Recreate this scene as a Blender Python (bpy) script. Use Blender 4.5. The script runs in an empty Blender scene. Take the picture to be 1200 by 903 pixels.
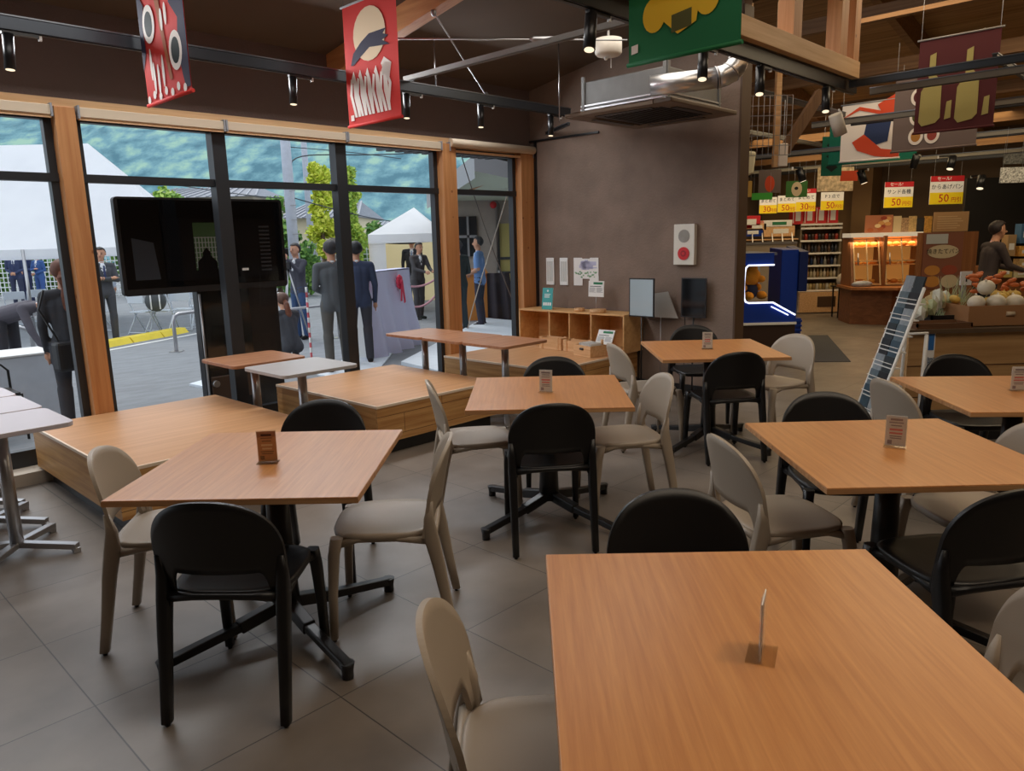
import bpy, bmesh, math, random
from math import sin, cos, pi, radians, sqrt, atan2
from mathutils import Vector, Matrix
random.seed(7)
SC = bpy.context.scene
COL = SC.collection

# ------------------------------------------------------------------ camera
CF, PITCH, ROLL, YAW, CH = 872.77, 0.1940989, -0.0259580, 0.8027467, 1.55
OG = -0.15                                     # level of the ground outside
cy, sy = cos(YAW), sin(YAW)
_f = Vector((0, cos(PITCH), -sin(PITCH))); _u0 = Vector((0, sin(PITCH), cos(PITCH))); _r0 = Vector((1, 0, 0))
_r = cos(ROLL)*_r0 + sin(ROLL)*_u0; _u = -sin(ROLL)*_r0 + cos(ROLL)*_u0
cam_d = bpy.data.cameras.new('camera'); cam = bpy.data.objects.new('camera', cam_d); COL.objects.link(cam)
cam_d.sensor_width = 36; cam_d.sensor_fit = 'HORIZONTAL'; cam_d.lens = CF/1200*36; cam_d.clip_start = 0.05; cam_d.clip_end = 900
cam.matrix_world = Matrix(((_r.x, _u.x, -_f.x, 0), (_r.y, _u.y, -_f.y, 0), (_r.z, _u.z, -_f.z, CH), (0, 0, 0, 1)))
SC.camera = cam

def ray(x, y): return (x-600)/CF*_r - (y-451.5)/CF*_u + _f
def at(x, y, z):                               # where a sight line meets the level z
    d = ray(x, y); d = d*((z-CH)/d.z); return Vector((d.x, d.y, z))
def dep(x, y, Y):                              # ... meets the depth Y
    d = ray(x, y); d = d*(Y/d.y); return Vector((d.x, Y, d.z+CH))
def UV(u, v, z=0): return Vector((u*cy-v*sy, u*sy+v*cy, z))   # room axes: u along the glass wall, v towards it
def toUV(P): return (P.x*cy+P.y*sy, -P.x*sy+P.y*cy, P.z)
def onw(x, y, c, k='v'):                       # ... meets the room plane u=c or v=c, in room axes
    d = ray(x, y); u, v, z = toUV(d); t = c/(v if k == 'v' else u); return (u*t, v*t, z*t+CH)
def rect(x0, y0, x1, y1, Y):
    a = dep(x0, (y0+y1)/2, Y); b = dep(x1, (y0+y1)/2, Y); c = dep((x0+x1)/2, y0, Y); d = dep((x0+x1)/2, y1, Y)
    return a.x, b.x, d.z, c.z

# ------------------------------------------------------------------ materials
def srgb(r, g, b):
    f = lambda c: (c/12.92 if c <= .04045 else ((c+.055)/1.055)**2.4)
    return (f(r/255), f(g/255), f(b/255), 1)
MATS = {}
def mat(name, col, rough=.6, metal=0, var=0, vscale=8, bump=0, bscale=60, emit=0, spec=.5, coat=0, stretch=None):
    if name in MATS: return MATS[name]
    m = bpy.data.materials.new(name); m.use_nodes = True; nt = m.node_tree; N = nt.nodes; L = nt.links
    b = N['Principled BSDF']; b.inputs['Roughness'].default_value = rough; b.inputs['Metallic'].default_value = metal
    b.inputs['Specular IOR Level'].default_value = spec; b.inputs['Coat Weight'].default_value = coat
    b.inputs['Base Color'].default_value = col
    tc = N.new('ShaderNodeTexCoord'); mp = N.new('ShaderNodeMapping'); L.new(tc.outputs['Object'], mp.inputs['Vector'])
    if stretch: mp.inputs['Scale'].default_value = stretch
    if var:
        n = N.new('ShaderNodeTexNoise'); n.inputs['Scale'].default_value = vscale; n.inputs['Detail'].default_value = 5
        L.new(mp.outputs[0], n.inputs['Vector'])
        r = N.new('ShaderNodeValToRGB'); r.color_ramp.elements[0].position = .3; r.color_ramp.elements[1].position = .7
        r.color_ramp.elements[0].color = tuple(c*(1-var) for c in col[:3])+(1,)
        r.color_ramp.elements[1].color = tuple(min(1, c*(1+var)) for c in col[:3])+(1,)
        L.new(n.outputs['Fac'], r.inputs['Fac']); L.new(r.outputs['Color'], b.inputs['Base Color'])
    if bump:
        n2 = N.new('ShaderNodeTexNoise'); n2.inputs['Scale'].default_value = bscale; n2.inputs['Detail'].default_value = 4
        L.new(mp.outputs[0], n2.inputs['Vector'])
        bp = N.new('ShaderNodeBump'); bp.inputs['Strength'].default_value = bump; bp.inputs['Distance'].default_value = .01
        L.new(n2.outputs['Fac'], bp.inputs['Height']); L.new(bp.outputs[0], b.inputs['Normal'])
    if emit:
        b.inputs['Emission Color'].default_value = col; b.inputs['Emission Strength'].default_value = emit
    MATS[name] = m; return m
def wood(name, c1, c2, axis='Y', rough=.4, scale=1, band=0, knots=False, coat=0, planks=None, spec=.5):
    if name in MATS: return MATS[name]
    m = bpy.data.materials.new(name); m.use_nodes = True; nt = m.node_tree; N = nt.nodes; L = nt.links
    b = N['Principled BSDF']; b.inputs['Roughness'].default_value = rough; b.inputs['Coat Weight'].default_value = coat
    b.inputs['Specular IOR Level'].default_value = spec
    tc = N.new('ShaderNodeTexCoord'); mp = N.new('ShaderNodeMapping'); L.new(tc.outputs['Object'], mp.inputs['Vector'])
    s = {'X': (.6, 14, 14), 'Y': (14, .6, 14), 'Z': (14, 14, .6)}[axis]
    mp.inputs['Scale'].default_value = tuple(a*scale for a in s)
    n = N.new('ShaderNodeTexNoise'); n.inputs['Scale'].default_value = 3; n.inputs['Detail'].default_value = 7; n.inputs['Roughness'].default_value = .6
    n.inputs['Distortion'].default_value = .3
    L.new(mp.outputs[0], n.inputs['Vector'])
    r = N.new('ShaderNodeValToRGB'); e = r.color_ramp.elements; e[0].position = .32; e[1].position = .68; e[0].color = c1; e[1].color = c2
    L.new(n.outputs['Fac'], r.inputs['Fac']); out = r.outputs['Color']
    if knots:
        v = N.new('ShaderNodeTexVoronoi'); v.inputs['Scale'].default_value = 5.5; L.new(tc.outputs['Object'], v.inputs['Vector'])
        k = N.new('ShaderNodeValToRGB'); k.color_ramp.elements[0].position = .05; k.color_ramp.elements[1].position = .1
        k.color_ramp.elements[0].color = (.35, .2, .12, 1); k.color_ramp.elements[1].color = (1, 1, 1, 1)
        L.new(v.outputs['Distance'], k.inputs['Fac'])
        mx = N.new('ShaderNodeMixRGB'); mx.blend_type = 'MULTIPLY'; mx.inputs[0].default_value = .8
        L.new(out, mx.inputs[1]); L.new(k.outputs['Color'], mx.inputs[2]); out = mx.outputs[0]
    if planks:                                  # (rotation, brick width, row height)
        m2 = N.new('ShaderNodeMapping'); m2.inputs['Rotation'].default_value = planks[0]; L.new(tc.outputs['Object'], m2.inputs['Vector'])
        br = N.new('ShaderNodeTexBrick'); br.inputs['Scale'].default_value = 1; br.inputs['Brick Width'].default_value = planks[1]
        br.inputs['Row Height'].default_value = planks[2]; br.inputs['Mortar Size'].default_value = .0025
        br.inputs['Color1'].default_value = (1, 1, 1, 1); br.inputs['Color2'].default_value = planks[3] if len(planks) > 3 else (.72, .7, .66, 1)
        br.inputs['Mortar'].default_value = (.25, .2, .15, 1)
        L.new(m2.outputs[0], br.inputs['Vector'])
        mx = N.new('ShaderNodeMixRGB'); mx.blend_type = 'MULTIPLY'; mx.inputs[0].default_value = 1
        L.new(out, mx.inputs[1]); L.new(br.outputs['Color'], mx.inputs[2]); out = mx.outputs[0]
    L.new(out, b.inputs['Base Color']); MATS[name] = m; return m
def floor_mat():
    m = bpy.data.materials.new('floor_tiles'); m.use_nodes = True; nt = m.node_tree; N = nt.nodes; L = nt.links
    b = N['Principled BSDF']; b.inputs['Specular IOR Level'].default_value = .9
    tc = N.new('ShaderNodeTexCoord'); mp = N.new('ShaderNodeMapping'); L.new(tc.outputs['Object'], mp.inputs['Vector'])
    mp.inputs['Location'].default_value = (-.05, .325, 0)
    br = N.new('ShaderNodeTexBrick'); br.offset = 0; br.inputs['Scale'].default_value = 1
    br.inputs['Brick Width'].default_value = .6; br.inputs['Row Height'].default_value = .6; br.inputs['Mortar Size'].default_value = .0028
    br.inputs['Mortar Smooth'].default_value = .3
    br.inputs['Color1'].default_value = srgb(128, 118, 108); br.inputs['Color2'].default_value = srgb(119, 110, 101); br.inputs['Mortar'].default_value = srgb(62, 56, 51)
    L.new(mp.outputs[0], br.inputs['Vector'])
    n = N.new('ShaderNodeTexNoise'); n.inputs['Scale'].default_value = 2.3; n.inputs['Detail'].default_value = 6; L.new(tc.outputs['Object'], n.inputs['Vector'])
    r = N.new('ShaderNodeValToRGB'); r.color_ramp.elements[0].position = .3; r.color_ramp.elements[1].position = .72
    r.color_ramp.elements[0].color = (.62, .6, .58, 1); r.color_ramp.elements[1].color = (1.12, 1.1, 1.08, 1); L.new(n.outputs['Fac'], r.inputs['Fac'])
    mx = N.new('ShaderNodeMixRGB'); mx.blend_type = 'MULTIPLY'; mx.inputs[0].default_value = 1
    L.new(br.outputs['Color'], mx.inputs[1]); L.new(r.outputs['Color'], mx.inputs[2]); L.new(mx.outputs[0], b.inputs['Base Color'])
    n3 = N.new('ShaderNodeTexNoise'); n3.inputs['Scale'].default_value = 5; n3.inputs['Detail'].default_value = 5; L.new(tc.outputs['Object'], n3.inputs['Vector'])
    mr = N.new('ShaderNodeMapRange'); mr.inputs['To Min'].default_value = .3; mr.inputs['To Max'].default_value = .5
    L.new(n3.outputs['Fac'], mr.inputs['Value']); L.new(mr.outputs[0], b.inputs['Roughness'])
    bp = N.new('ShaderNodeBump'); bp.inputs['Strength'].default_value = .35; bp.inputs['Distance'].default_value = .004; bp.invert = True
    L.new(br.outputs['Fac'], bp.inputs['Height']); L.new(bp.outputs[0], b.inputs['Normal'])
    return m
def glass_mat(name='window_glass', tint=(1, 1, 1, 1), refl=.025, rough=0):
    if name in MATS: return MATS[name]
    m = bpy.data.materials.new(name); m.use_nodes = True; nt = m.node_tree; N = nt.nodes; L = nt.links
    N.remove(N['Principled BSDF']); o = N['Material Output']
    t = N.new('ShaderNodeBsdfTransparent'); t.inputs[0].default_value = tint
    g = N.new('ShaderNodeBsdfGlossy'); g.inputs['Roughness'].default_value = rough; g.inputs['Color'].default_value = (1, 1, 1, 1)
    lw = N.new('ShaderNodeLayerWeight'); lw.inputs['Blend'].default_value = .15
    mr = N.new('ShaderNodeMapRange'); mr.inputs['To Min'].default_value = refl*.5; mr.inputs['To Max'].default_value = min(1, refl*5)
    L.new(lw.outputs['Fresnel'], mr.inputs['Value'])
    mx = N.new('ShaderNodeMixShader'); L.new(mr.outputs[0], mx.inputs[0]); L.new(t.outputs[0], mx.inputs[1]); L.new(g.outputs[0], mx.inputs[2])
    L.new(mx.outputs[0], o.inputs['Surface']); MATS[name] = m; return m

# ------------------------------------------------------------------ mesh building
class MB:
    def __init__(s): s.v = []; s.f = []; s.m = []; s.sm = []
    def add(s, vs, fs, m=0, sm=False):
        o = len(s.v); s.v += [tuple(p) for p in vs]
        for f in fs: s.f.append([o+i for i in f]); s.m.append(m); s.sm.append(sm)
        return s
    def box(s, x0, x1, y0, y1, z0, z1, m=0):
        if x0 > x1: x0, x1 = x1, x0
        if y0 > y1: y0, y1 = y1, y0
        if z0 > z1: z0, z1 = z1, z0
        return s.add([(x0, y0, z0), (x1, y0, z0), (x1, y1, z0), (x0, y1, z0), (x0, y0, z1), (x1, y0, z1), (x1, y1, z1), (x0, y1, z1)],
                     [(0, 3, 2, 1), (4, 5, 6, 7), (0, 1, 5, 4), (1, 2, 6, 5), (2, 3, 7, 6), (3, 0, 4, 7)], m)
    def prism(s, poly, z0, z1, m=0):             # counter-clockwise polygon in xy
        n = len(poly); vs = [(x, y, z0) for x, y in poly]+[(x, y, z1) for x, y in poly]
        fs = [list(range(n))[::-1], [n+i for i in range(n)]]+[(i, (i+1) % n, n+(i+1) % n, n+i) for i in range(n)]
        return s.add(vs, fs, m)
    def prismX(s, poly, x0, x1, m=0):            # polygon in yz swept along x
        n = len(poly); vs = [(x0, y, z) for y, z in poly]+[(x1, y, z) for y, z in poly]
        return s.add(vs, [list(range(n))[::-1], [n+i for i in range(n)]]+[(i, (i+1) % n, n+(i+1) % n, n+i) for i in range(n)], m)
    def prismY(s, poly, y0, y1, m=0):            # polygon in xz swept along y
        n = len(poly); vs = [(x, y0, z) for x, z in poly]+[(x, y1, z) for x, z in poly]
        return s.add(vs, [list(range(n)), [n+i for i in range(n)][::-1]]+[((i+1) % n, i, n+i, n+(i+1) % n) for i in range(n)], m)
    def tube(s, pts, r, n=8, m=0, flat=1, cap=True):   # radius r: number or list
        pts = [Vector(p) for p in pts]; k = len(pts); R = r if isinstance(r, (list, tuple)) else [r]*k; rings = []
        d0 = (pts[1]-pts[0]).normalized(); up = Vector((0, 0, 1)) if abs(d0.z) < .9 else Vector((0, 1, 0))
        for i in range(k):
            d = (pts[min(i+1, k-1)]-pts[max(i-1, 0)]).normalized()
            a = d.cross(up); a = a.normalized() if a.length > 1e-6 else Vector((1, 0, 0)); bb = a.cross(d).normalized()
            rings.append([pts[i]+a*cos(2*pi*(j+.5)/n)*R[i]+bb*sin(2*pi*(j+.5)/n)*R[i]*flat for j in range(n)])
        vs = [p for q in rings for p in q]; fs = []
        for i in range(k-1):
            for j in range(n): fs.append((i*n+j, i*n+(j+1) % n, (i+1)*n+(j+1) % n, (i+1)*n+j))
        s.add(vs, fs, m, n > 6)
        if cap: s.add(rings[0], [list(range(n))[::-1]], m); s.add(rings[-1], [list(range(n))], m)
        return s
    def bar(s, a, b, w, h=None, m=0):            # rectangular bar between two points
        a, b = Vector(a), Vector(b); h = h or w; d = (b-a).normalized(); up = Vector((0, 0, 1)) if abs(d.z) < .95 else Vector((0, 1, 0))
        x = d.cross(up).normalized()*w/2; z = x.cross(d).normalized()*h/2
        vs = [a-x-z, a+x-z, a+x+z, a-x+z, b-x-z, b+x-z, b+x+z, b-x+z]
        return s.add(vs, [(0, 1, 2, 3), (7, 6, 5, 4), (0, 4, 5, 1), (1, 5, 6, 2), (2, 6, 7, 3), (3, 7, 4, 0)], m)
    def lathe(s, prof, n=20, c=(0, 0, 0), m=0):  # profile [(r,z)]
        vs = []; k = len(prof)
        for r, z in prof:
            for j in range(n): vs.append((c[0]+r*cos(2*pi*j/n), c[1]+r*sin(2*pi*j/n), c[2]+z))
        fs = [(i*n+j, i*n+(j+1) % n, (i+1)*n+(j+1) % n, (i+1)*n+j) for i in range(k-1) for j in range(n)]
        return s.add(vs, fs, m, True)
    def ball(s, c, r, n=10, m=0, sc=(1, 1, 1), rot=None):
        vs = []; fs = []; h = n//2+1
        for i in range(h+1):
            t = pi*i/h
            for j in range(n):
                p = Vector((r*sc[0]*sin(t)*cos(2*pi*j/n), r*sc[1]*sin(t)*sin(2*pi*j/n), r*sc[2]*cos(t)))
                if rot: p = rot @ p
                vs.append(p+Vector(c))
        for i in range(h):
            for j in range(n): fs.append((i*n+j, (i+1)*n+j, (i+1)*n+(j+1) % n, i*n+(j+1) % n))
        return s.add(vs, fs, m, True)
    def grid(s, fn, nu, nv, m=0, sm=True, flip=False):
        vs = [fn(i/nu, j/nv) for i in range(nu+1) for j in range(nv+1)]; fs = []
        for i in range(nu):
            for j in range(nv):
                a = i*(nv+1)+j; q = (a, a+nv+1, a+nv+2, a+1); fs.append(q[::-1] if flip else q)
        return s.add(vs, fs, m, sm)
    def mesh(s, name, mats):
        me = bpy.data.meshes.new(name); me.from_pydata(s.v, [], s.f); me.update()
        for x in (mats if isinstance(mats, (list, tuple)) else [mats]): me.materials.append(x)
        me.polygons.foreach_set('material_index', s.m); me.polygons.foreach_set('use_smooth', s.sm)
        bm = bmesh.new(); bm.from_mesh(me); bmesh.ops.remove_doubles(bm, verts=bm.verts, dist=1e-5); bmesh.ops.recalc_face_normals(bm, faces=bm.faces)
        bm.to_mesh(me); bm.free(); return me
def link(o, parent=None, loc=None, rz=0):
    COL.objects.link(o)
    if parent: o.parent = parent
    if loc is not None: o.location = loc
    if rz: o.rotation_euler = (0, 0, rz)
    return o
def obj(name, mb, mats, parent=None, loc=None, rz=0, bevel=0, seg=2, label=None):
    o = link(bpy.data.objects.new(name, mb.mesh(name, mats)), parent, loc, rz)
    if bevel:
        b = o.modifiers.new('bevel', 'BEVEL'); b.width = bevel; b.segments = seg; b.limit_method = 'ANGLE'; b.angle_limit = .6
    if label: o['label'] = label
    return o
def tag(o, label, cat, group=None, kind=None):
    if label: o['label'] = label
    if cat: o['category'] = cat
    if group: o['group'] = group
    if kind: o['kind'] = kind
    return o
def thing(name, label, cat, loc=(0, 0, 0), rz=0, group=None):
    return tag(link(bpy.data.objects.new(name, None), None, loc, rz), label, cat, group)
def struct(name, mb, mats, rz=YAW, loc=(0, 0, 0), bevel=0, label=None):
    o = obj(name, mb, mats, None, loc, rz, bevel); o['kind'] = 'structure'
    if label: o['label'] = label
    return o
def dup(r, loc, rz, label=None, group=None):
    c = r.copy(); COL.objects.link(c); c.location = loc; c.rotation_euler = (0, 0, rz)
    if label: c['label'] = label
    if group: c['group'] = group
    for ch in list(r.children):
        d = ch.copy(); COL.objects.link(d); d.parent = c
        for g in list(ch.children):
            e = g.copy(); COL.objects.link(e); e.parent = d
    return c
def text(s, size, m, parent, loc, rot=(pi/2, 0, 0), name='lettering', align='CENTER', depth=.0008, sx=1):
    c = bpy.data.curves.new(name, 'FONT'); c.body = s; c.size = size; c.align_x = align; c.align_y = 'CENTER'; c.extrude = depth; c.resolution_u = 2
    c.materials.append(m); tmp = bpy.data.objects.new('tmp', c); COL.objects.link(tmp)
    me = bpy.data.meshes.new_from_object(tmp.evaluated_get(bpy.context.evaluated_depsgraph_get())); bpy.data.objects.remove(tmp); me.name = name
    o = bpy.data.objects.new(name, me); link(o, parent, loc); o.rotation_euler = rot; o.scale = (sx, 1, 1)
    return o
def rpoly(w, d, r, n=4, cx=0, cyy=0):            # rounded rectangle outline
    p = []
    for (sx, s2, a0) in ((1, 1, 0), (-1, 1, 90), (-1, -1, 180), (1, -1, 270)):
        for k in range(n+1):
            a = radians(a0+90*k/n); p.append((cx+sx*(w/2-r)+r*cos(a), cyy+s2*(d/2-r)+r*sin(a)))
    return p

# palette
M_BLACK = mat('black_plastic', srgb(17, 17, 19), .4, bump=.05, bscale=300)
M_BEIGE = mat('beige_plastic', srgb(168, 154, 137), .4, bump=.05, bscale=300)
M_BMET = mat('black_metal', srgb(22, 22, 24), .35, spec=.6)
M_ALU = mat('dark_aluminium', srgb(58, 60, 63), .4, .5)
M_STEEL = mat('brushed_steel', srgb(178, 178, 180), .3, .9)
M_GALV = mat('galvanised_sheet', srgb(120, 120, 118), .5, .6, var=.12, vscale=6)
M_WHITE = mat('white_paint', srgb(235, 235, 232), .5)
M_PAPER = mat('paper', srgb(232, 230, 226), .7)
M_RED = mat('red_ink', srgb(205, 40, 45), .6)
M_DARK = mat('dark_ink', srgb(50, 48, 50), .7)
M_GREENI = mat('green_ink', srgb(40, 120, 80), .7)
M_GREY = mat('grey_ink', srgb(150, 150, 152), .7)
M_TABLE = wood('oak_laminate', srgb(184, 119, 60), srgb(206, 143, 80), 'Y', .36, 1.6, spec=.6, coat=.5)
for _n in M_TABLE.node_tree.nodes:
    if _n.type == 'BSDF_PRINCIPLED': _n.inputs['Coat Roughness'].default_value = .34
M_TEDGE = wood('oak_edge', srgb(176, 120, 76), srgb(214, 165, 115), 'X', .45)
M_PINE = wood('pine_timber', srgb(178, 116, 66), srgb(206, 148, 94), 'Z', .5, .6, knots=True)
M_PINEH = wood('pine_rail', srgb(205, 158, 108), srgb(232, 192, 144), 'X', .5, .6)
M_PLAT = wood('platform_top', srgb(180, 130, 86), srgb(202, 152, 106), 'X', .4, .5)
M_PLATS = wood('platform_side', srgb(176, 124, 70), srgb(222, 176, 116), 'X', .45, .7, planks=((pi/2, 0, 0), .75, .15, (.82, .76, .66, 1)))
M_PLATY = wood('platform_side_across', srgb(176, 124, 70), srgb(222, 176, 116), 'Y', .45, .7, planks=((pi/2, 0, pi/2), .75, .15, (.82, .76, .66, 1)))
M_PLY = wood('birch_ply', srgb(204, 150, 92), srgb(226, 180, 122), 'Y', .45, .5)
M_CRATE = wood('crate_wood', srgb(206, 156, 106), srgb(232, 190, 142), 'Y', .6, 1)
M_SIDET = wood('side_table_top', srgb(150, 100, 70), srgb(182, 130, 94), 'X', .35, 1)
M_SIDEG = mat('grey_laminate', srgb(178, 172, 170), .35, var=.04)
M_PLASTER = mat('brown_plaster', srgb(130, 111, 98), .85, var=.16, vscale=3, bump=.5, bscale=45)
M_PLASTER2 = mat('brown_plaster_upper', srgb(104, 86, 78), .9, var=.08, vscale=2, bump=.35, bscale=60)
M_CEIL = mat('brown_ceiling', srgb(92, 76, 62), .9, var=.06, vscale=2)

# ------------------------------------------------------------------ room shell
GW = 5.87                                        # inner face of the glass wall
mb = MB(); mb.box(-4, 19, -7, GW+.1, -.1, 0); struct('floor', mb, floor_mat())
mb = MB(); mb.box(-4, 6.62, GW, GW+.2, 2.56, 3.3); struct('wall_left', mb, M_PLASTER2)
def cz(v): return 3.15+.17*(GW-v)
mb = MB(); mb.prismX([(GW+.25, cz(GW+.25)), (2.4, cz(2.4)), (2.4, cz(2.4)+.12), (GW+.25, cz(GW+.25)+.12)], -4, 6.75); struct('ceiling', mb, M_CEIL)
mb = MB(); mb.prismX([(3.33, 0), (GW+.15, 0), (GW+.15, cz(GW)+.02), (3.33, cz(3.33)+.02)], 6.47, 6.62); struct('wall_back', mb, M_PLASTER)
mb = MB(); mb.box(6.455, 6.63, 3.315, 3.335, 0, 3.5); struct('trim_1', mb, mat('wall_edge_trim', srgb(84, 62, 44), .6))
mb = MB(); mb.box(6.452, 6.47, 5.77, 5.80, 0, 2.6); mb.box(6.45, 6.47, 4.9, 5.87, 2.6, 2.62); struct('trim_2', mb, M_BMET)
mb = MB(); mb.box(6.458, 6.47, 3.34, 4.4, 0, .08); struct('baseboard_back', mb, M_BMET)
# window timber: header and posts
mb = MB(); mb.box(-4, 6.47, GW-.02, GW+.16, 2.47, 2.56); struct('trim_3', mb, M_PINEH, label='pine head rail over the glass wall')
for i, (a, b, fr) in enumerate(((-.2, -.06, 0), (1.68, 1.81, 0), (5.1, 5.28, 0), (6.24, 6.45, 0))):
    mb = MB(); mb.box(a, b, GW-.07, GW+.13, .09, 2.5)
    struct('trim_%d' % (4+i), mb, M_PINE, label='pine post between the windows', bevel=.004)
mb = MB(); mb.box(-4, 6.47, GW-.16, GW+.3, 0, .085); struct('trim_8', mb, mat('sill_ledge', srgb(190, 178, 162), .5), label='beige sill ledge along the foot of the glass')
# glazing bays
def bay(n, u0, u1, mulls, lab):
    mb = MB(); e = .05; y0, y1 = GW+.02, GW+.09
    mb.box(u0, u0+e, y0, y1, .085, 2.47); mb.box(u1-e, u1, y0, y1, .085, 2.47)
    mb.box(u0, u1, y0, y1, .085, .2); mb.box(u0, u1, y0, y1, 2.42, 2.47); mb.box(u0, u1, y0-.01, y1, 2.015, 2.07)
    for q in mulls: mb.box(q-.055, q+.055, y0-.03, y1, .085, 2.47)
    w = struct('window_%d' % n, mb, M_ALU, label=lab)
    xs = [u0+e]+[q for q in mulls]+[u1-e]
    for i in range(len(xs)-1):
        a = xs[i]+(.055 if i else 0); b = xs[i+1]-(.055 if i < len(xs)-2 else 0)
        for (z0, z1) in ((.2, 2.015), (2.07, 2.42)):
            g = MB(); g.add([(a, y0+.04, z0), (b, y0+.04, z0), (b, y0+.04, z1), (a, y0+.04, z1)], [(0, 1, 2, 3)]); obj('glass_pane', g, glass_mat(), w)
bay(1, -.06, 1.68, [], 'black framed window left of the first pine post')
bay(2, 1.81, 5.1, [2.83, 3.95], 'wide black framed window in three bays')
bay(3, 5.28, 6.24, [], 'narrow black framed window beside the brown wall')
def blind(u0, u1, d, lab):
    t = thing('roller_blind', lab, 'blind', UV((u0+u1)/2, GW-.05, 2.44), YAW); w = (u1-u0)/2
    mb = MB()
    if d: mb.tube([(-w, -.03, .07), (w, -.03, .07)], .042, 14)
    else: mb.box(-w, w, -.02, .03, .0, .065)
    obj('blind_cassette', mb, mat('blind_fabric', srgb(214, 194, 166), .6), t, bevel=.004)
    mb = MB(); mb.box(-w, w, -.012, .008, -.018, .004); obj('bottom_rail', mb, M_PINEH, t)
    for s in (-1, 1): mb = MB(); mb.box(s*w-.006, s*w+.006, -.03, .03, -.01, .075); obj('bracket', mb, M_GREY, t)
blind(.5, 1.665, 0, 'rolled beige blind above the leftmost window pane')
blind(1.83, 2.86, 0, 'rolled beige blind above the window pane right of the first pine post')
blind(2.88, 3.98, 0, 'rolled beige blind over the second pane from the first pine post')
blind(4.0, 5.09, 0, 'rolled beige blind over the pane left of the second pine post')
blind(5.2, 6.44, 1, 'thick rolled cream blind over the narrow window beside the brown wall')
# floor outlet on the sill
mb = MB(); mb.box(-.035, .035, -.008, .0, -.018, .018)
tag(obj('power_outlet', mb, M_BMET, None, UV(.98, GW-.16, .045), YAW), 'small black power outlet set in the sill ledge left of the platform', 'outlet')
# diagonal glulam beam under the brown ceiling
def sloped_beam(name, u, v0, v1, w, h, drop, m, label):
    t = MB(); t.prismX([(v0, cz(v0)-drop-h), (v1, cz(v1)-drop-h), (v1, cz(v1)-drop), (v0, cz(v0)-drop)][::1], u-w/2, u+w/2)
    o = struct(name, t, m, label=label); return o
sloped_beam('trim_9', 3.93, GW, 2.6, .11, .2, -.02, wood('glulam', srgb(186, 126, 74), srgb(214, 160, 104), 'Y', .5, .6), 'glulam beam crossing the brown ceiling')

# ------------------------------------------------------------------ bench platforms
def platform(lab, u0, u1, v0, v1, zt=.385):
    t = thing('bench_platform', lab, 'platform', UV((u0+u1)/2, (v0+v1)/2, 0), YAW); a, b = (u1-u0)/2, (v1-v0)/2
    mb = MB(); mb.box(-a+.05, a-.05, -b+.05, b-.12, 0, .1); obj('plinth', mb, M_BMET, t)
    for q in (-b, b-.018): obj('side_board', MB().box(-a, a, q, q+.018, .1, zt-.02), M_PLATS, t)
    for q in (-a, a-.018): obj('end_board', MB().box(q, q+.018, -b+.018, b-.018, .1, zt-.02), M_PLATY, t)
    mb = MB(); mb.box(-a-.003, a+.003, -b-.003, b, zt-.02, zt); tp = obj('top', mb, M_PLAT, t, bevel=.002)
    e = MB(); e.box(-a-.005, a+.005, -b-.005, -b-.003, zt-.018, zt-.001); e.box(-a-.005, -a-.003, -b, b, zt-.018, zt-.001); e.box(a+.003, a+.005, -b, b, zt-.018, zt-.001); e.box(-a-.004, a+.004, -b-.004, -b+.006, zt-.001, zt+.0006); e.box(-a-.004, -a+.006, -b, b, zt-.001, zt+.0006); obj('pale_edge', e, mat('edge_pale', srgb(232, 212, 188), .4), tp)
    return t
platform('large wooden bench platform at the foot of the first pine post', 1.28, 2.56, 4.2, 5.795)
platform('wooden bench platform in the middle below the standing man outside', 3.1, 4.34, 4.36, 5.795)
platform('wooden bench platform in the corner below the cubby shelf', 5.0, 6.0, 4.33, 5.795)
platform('short wooden platform piece between the cubby shelf and the brown wall', 6.004, 6.45, 4.4, 5.795)

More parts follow.
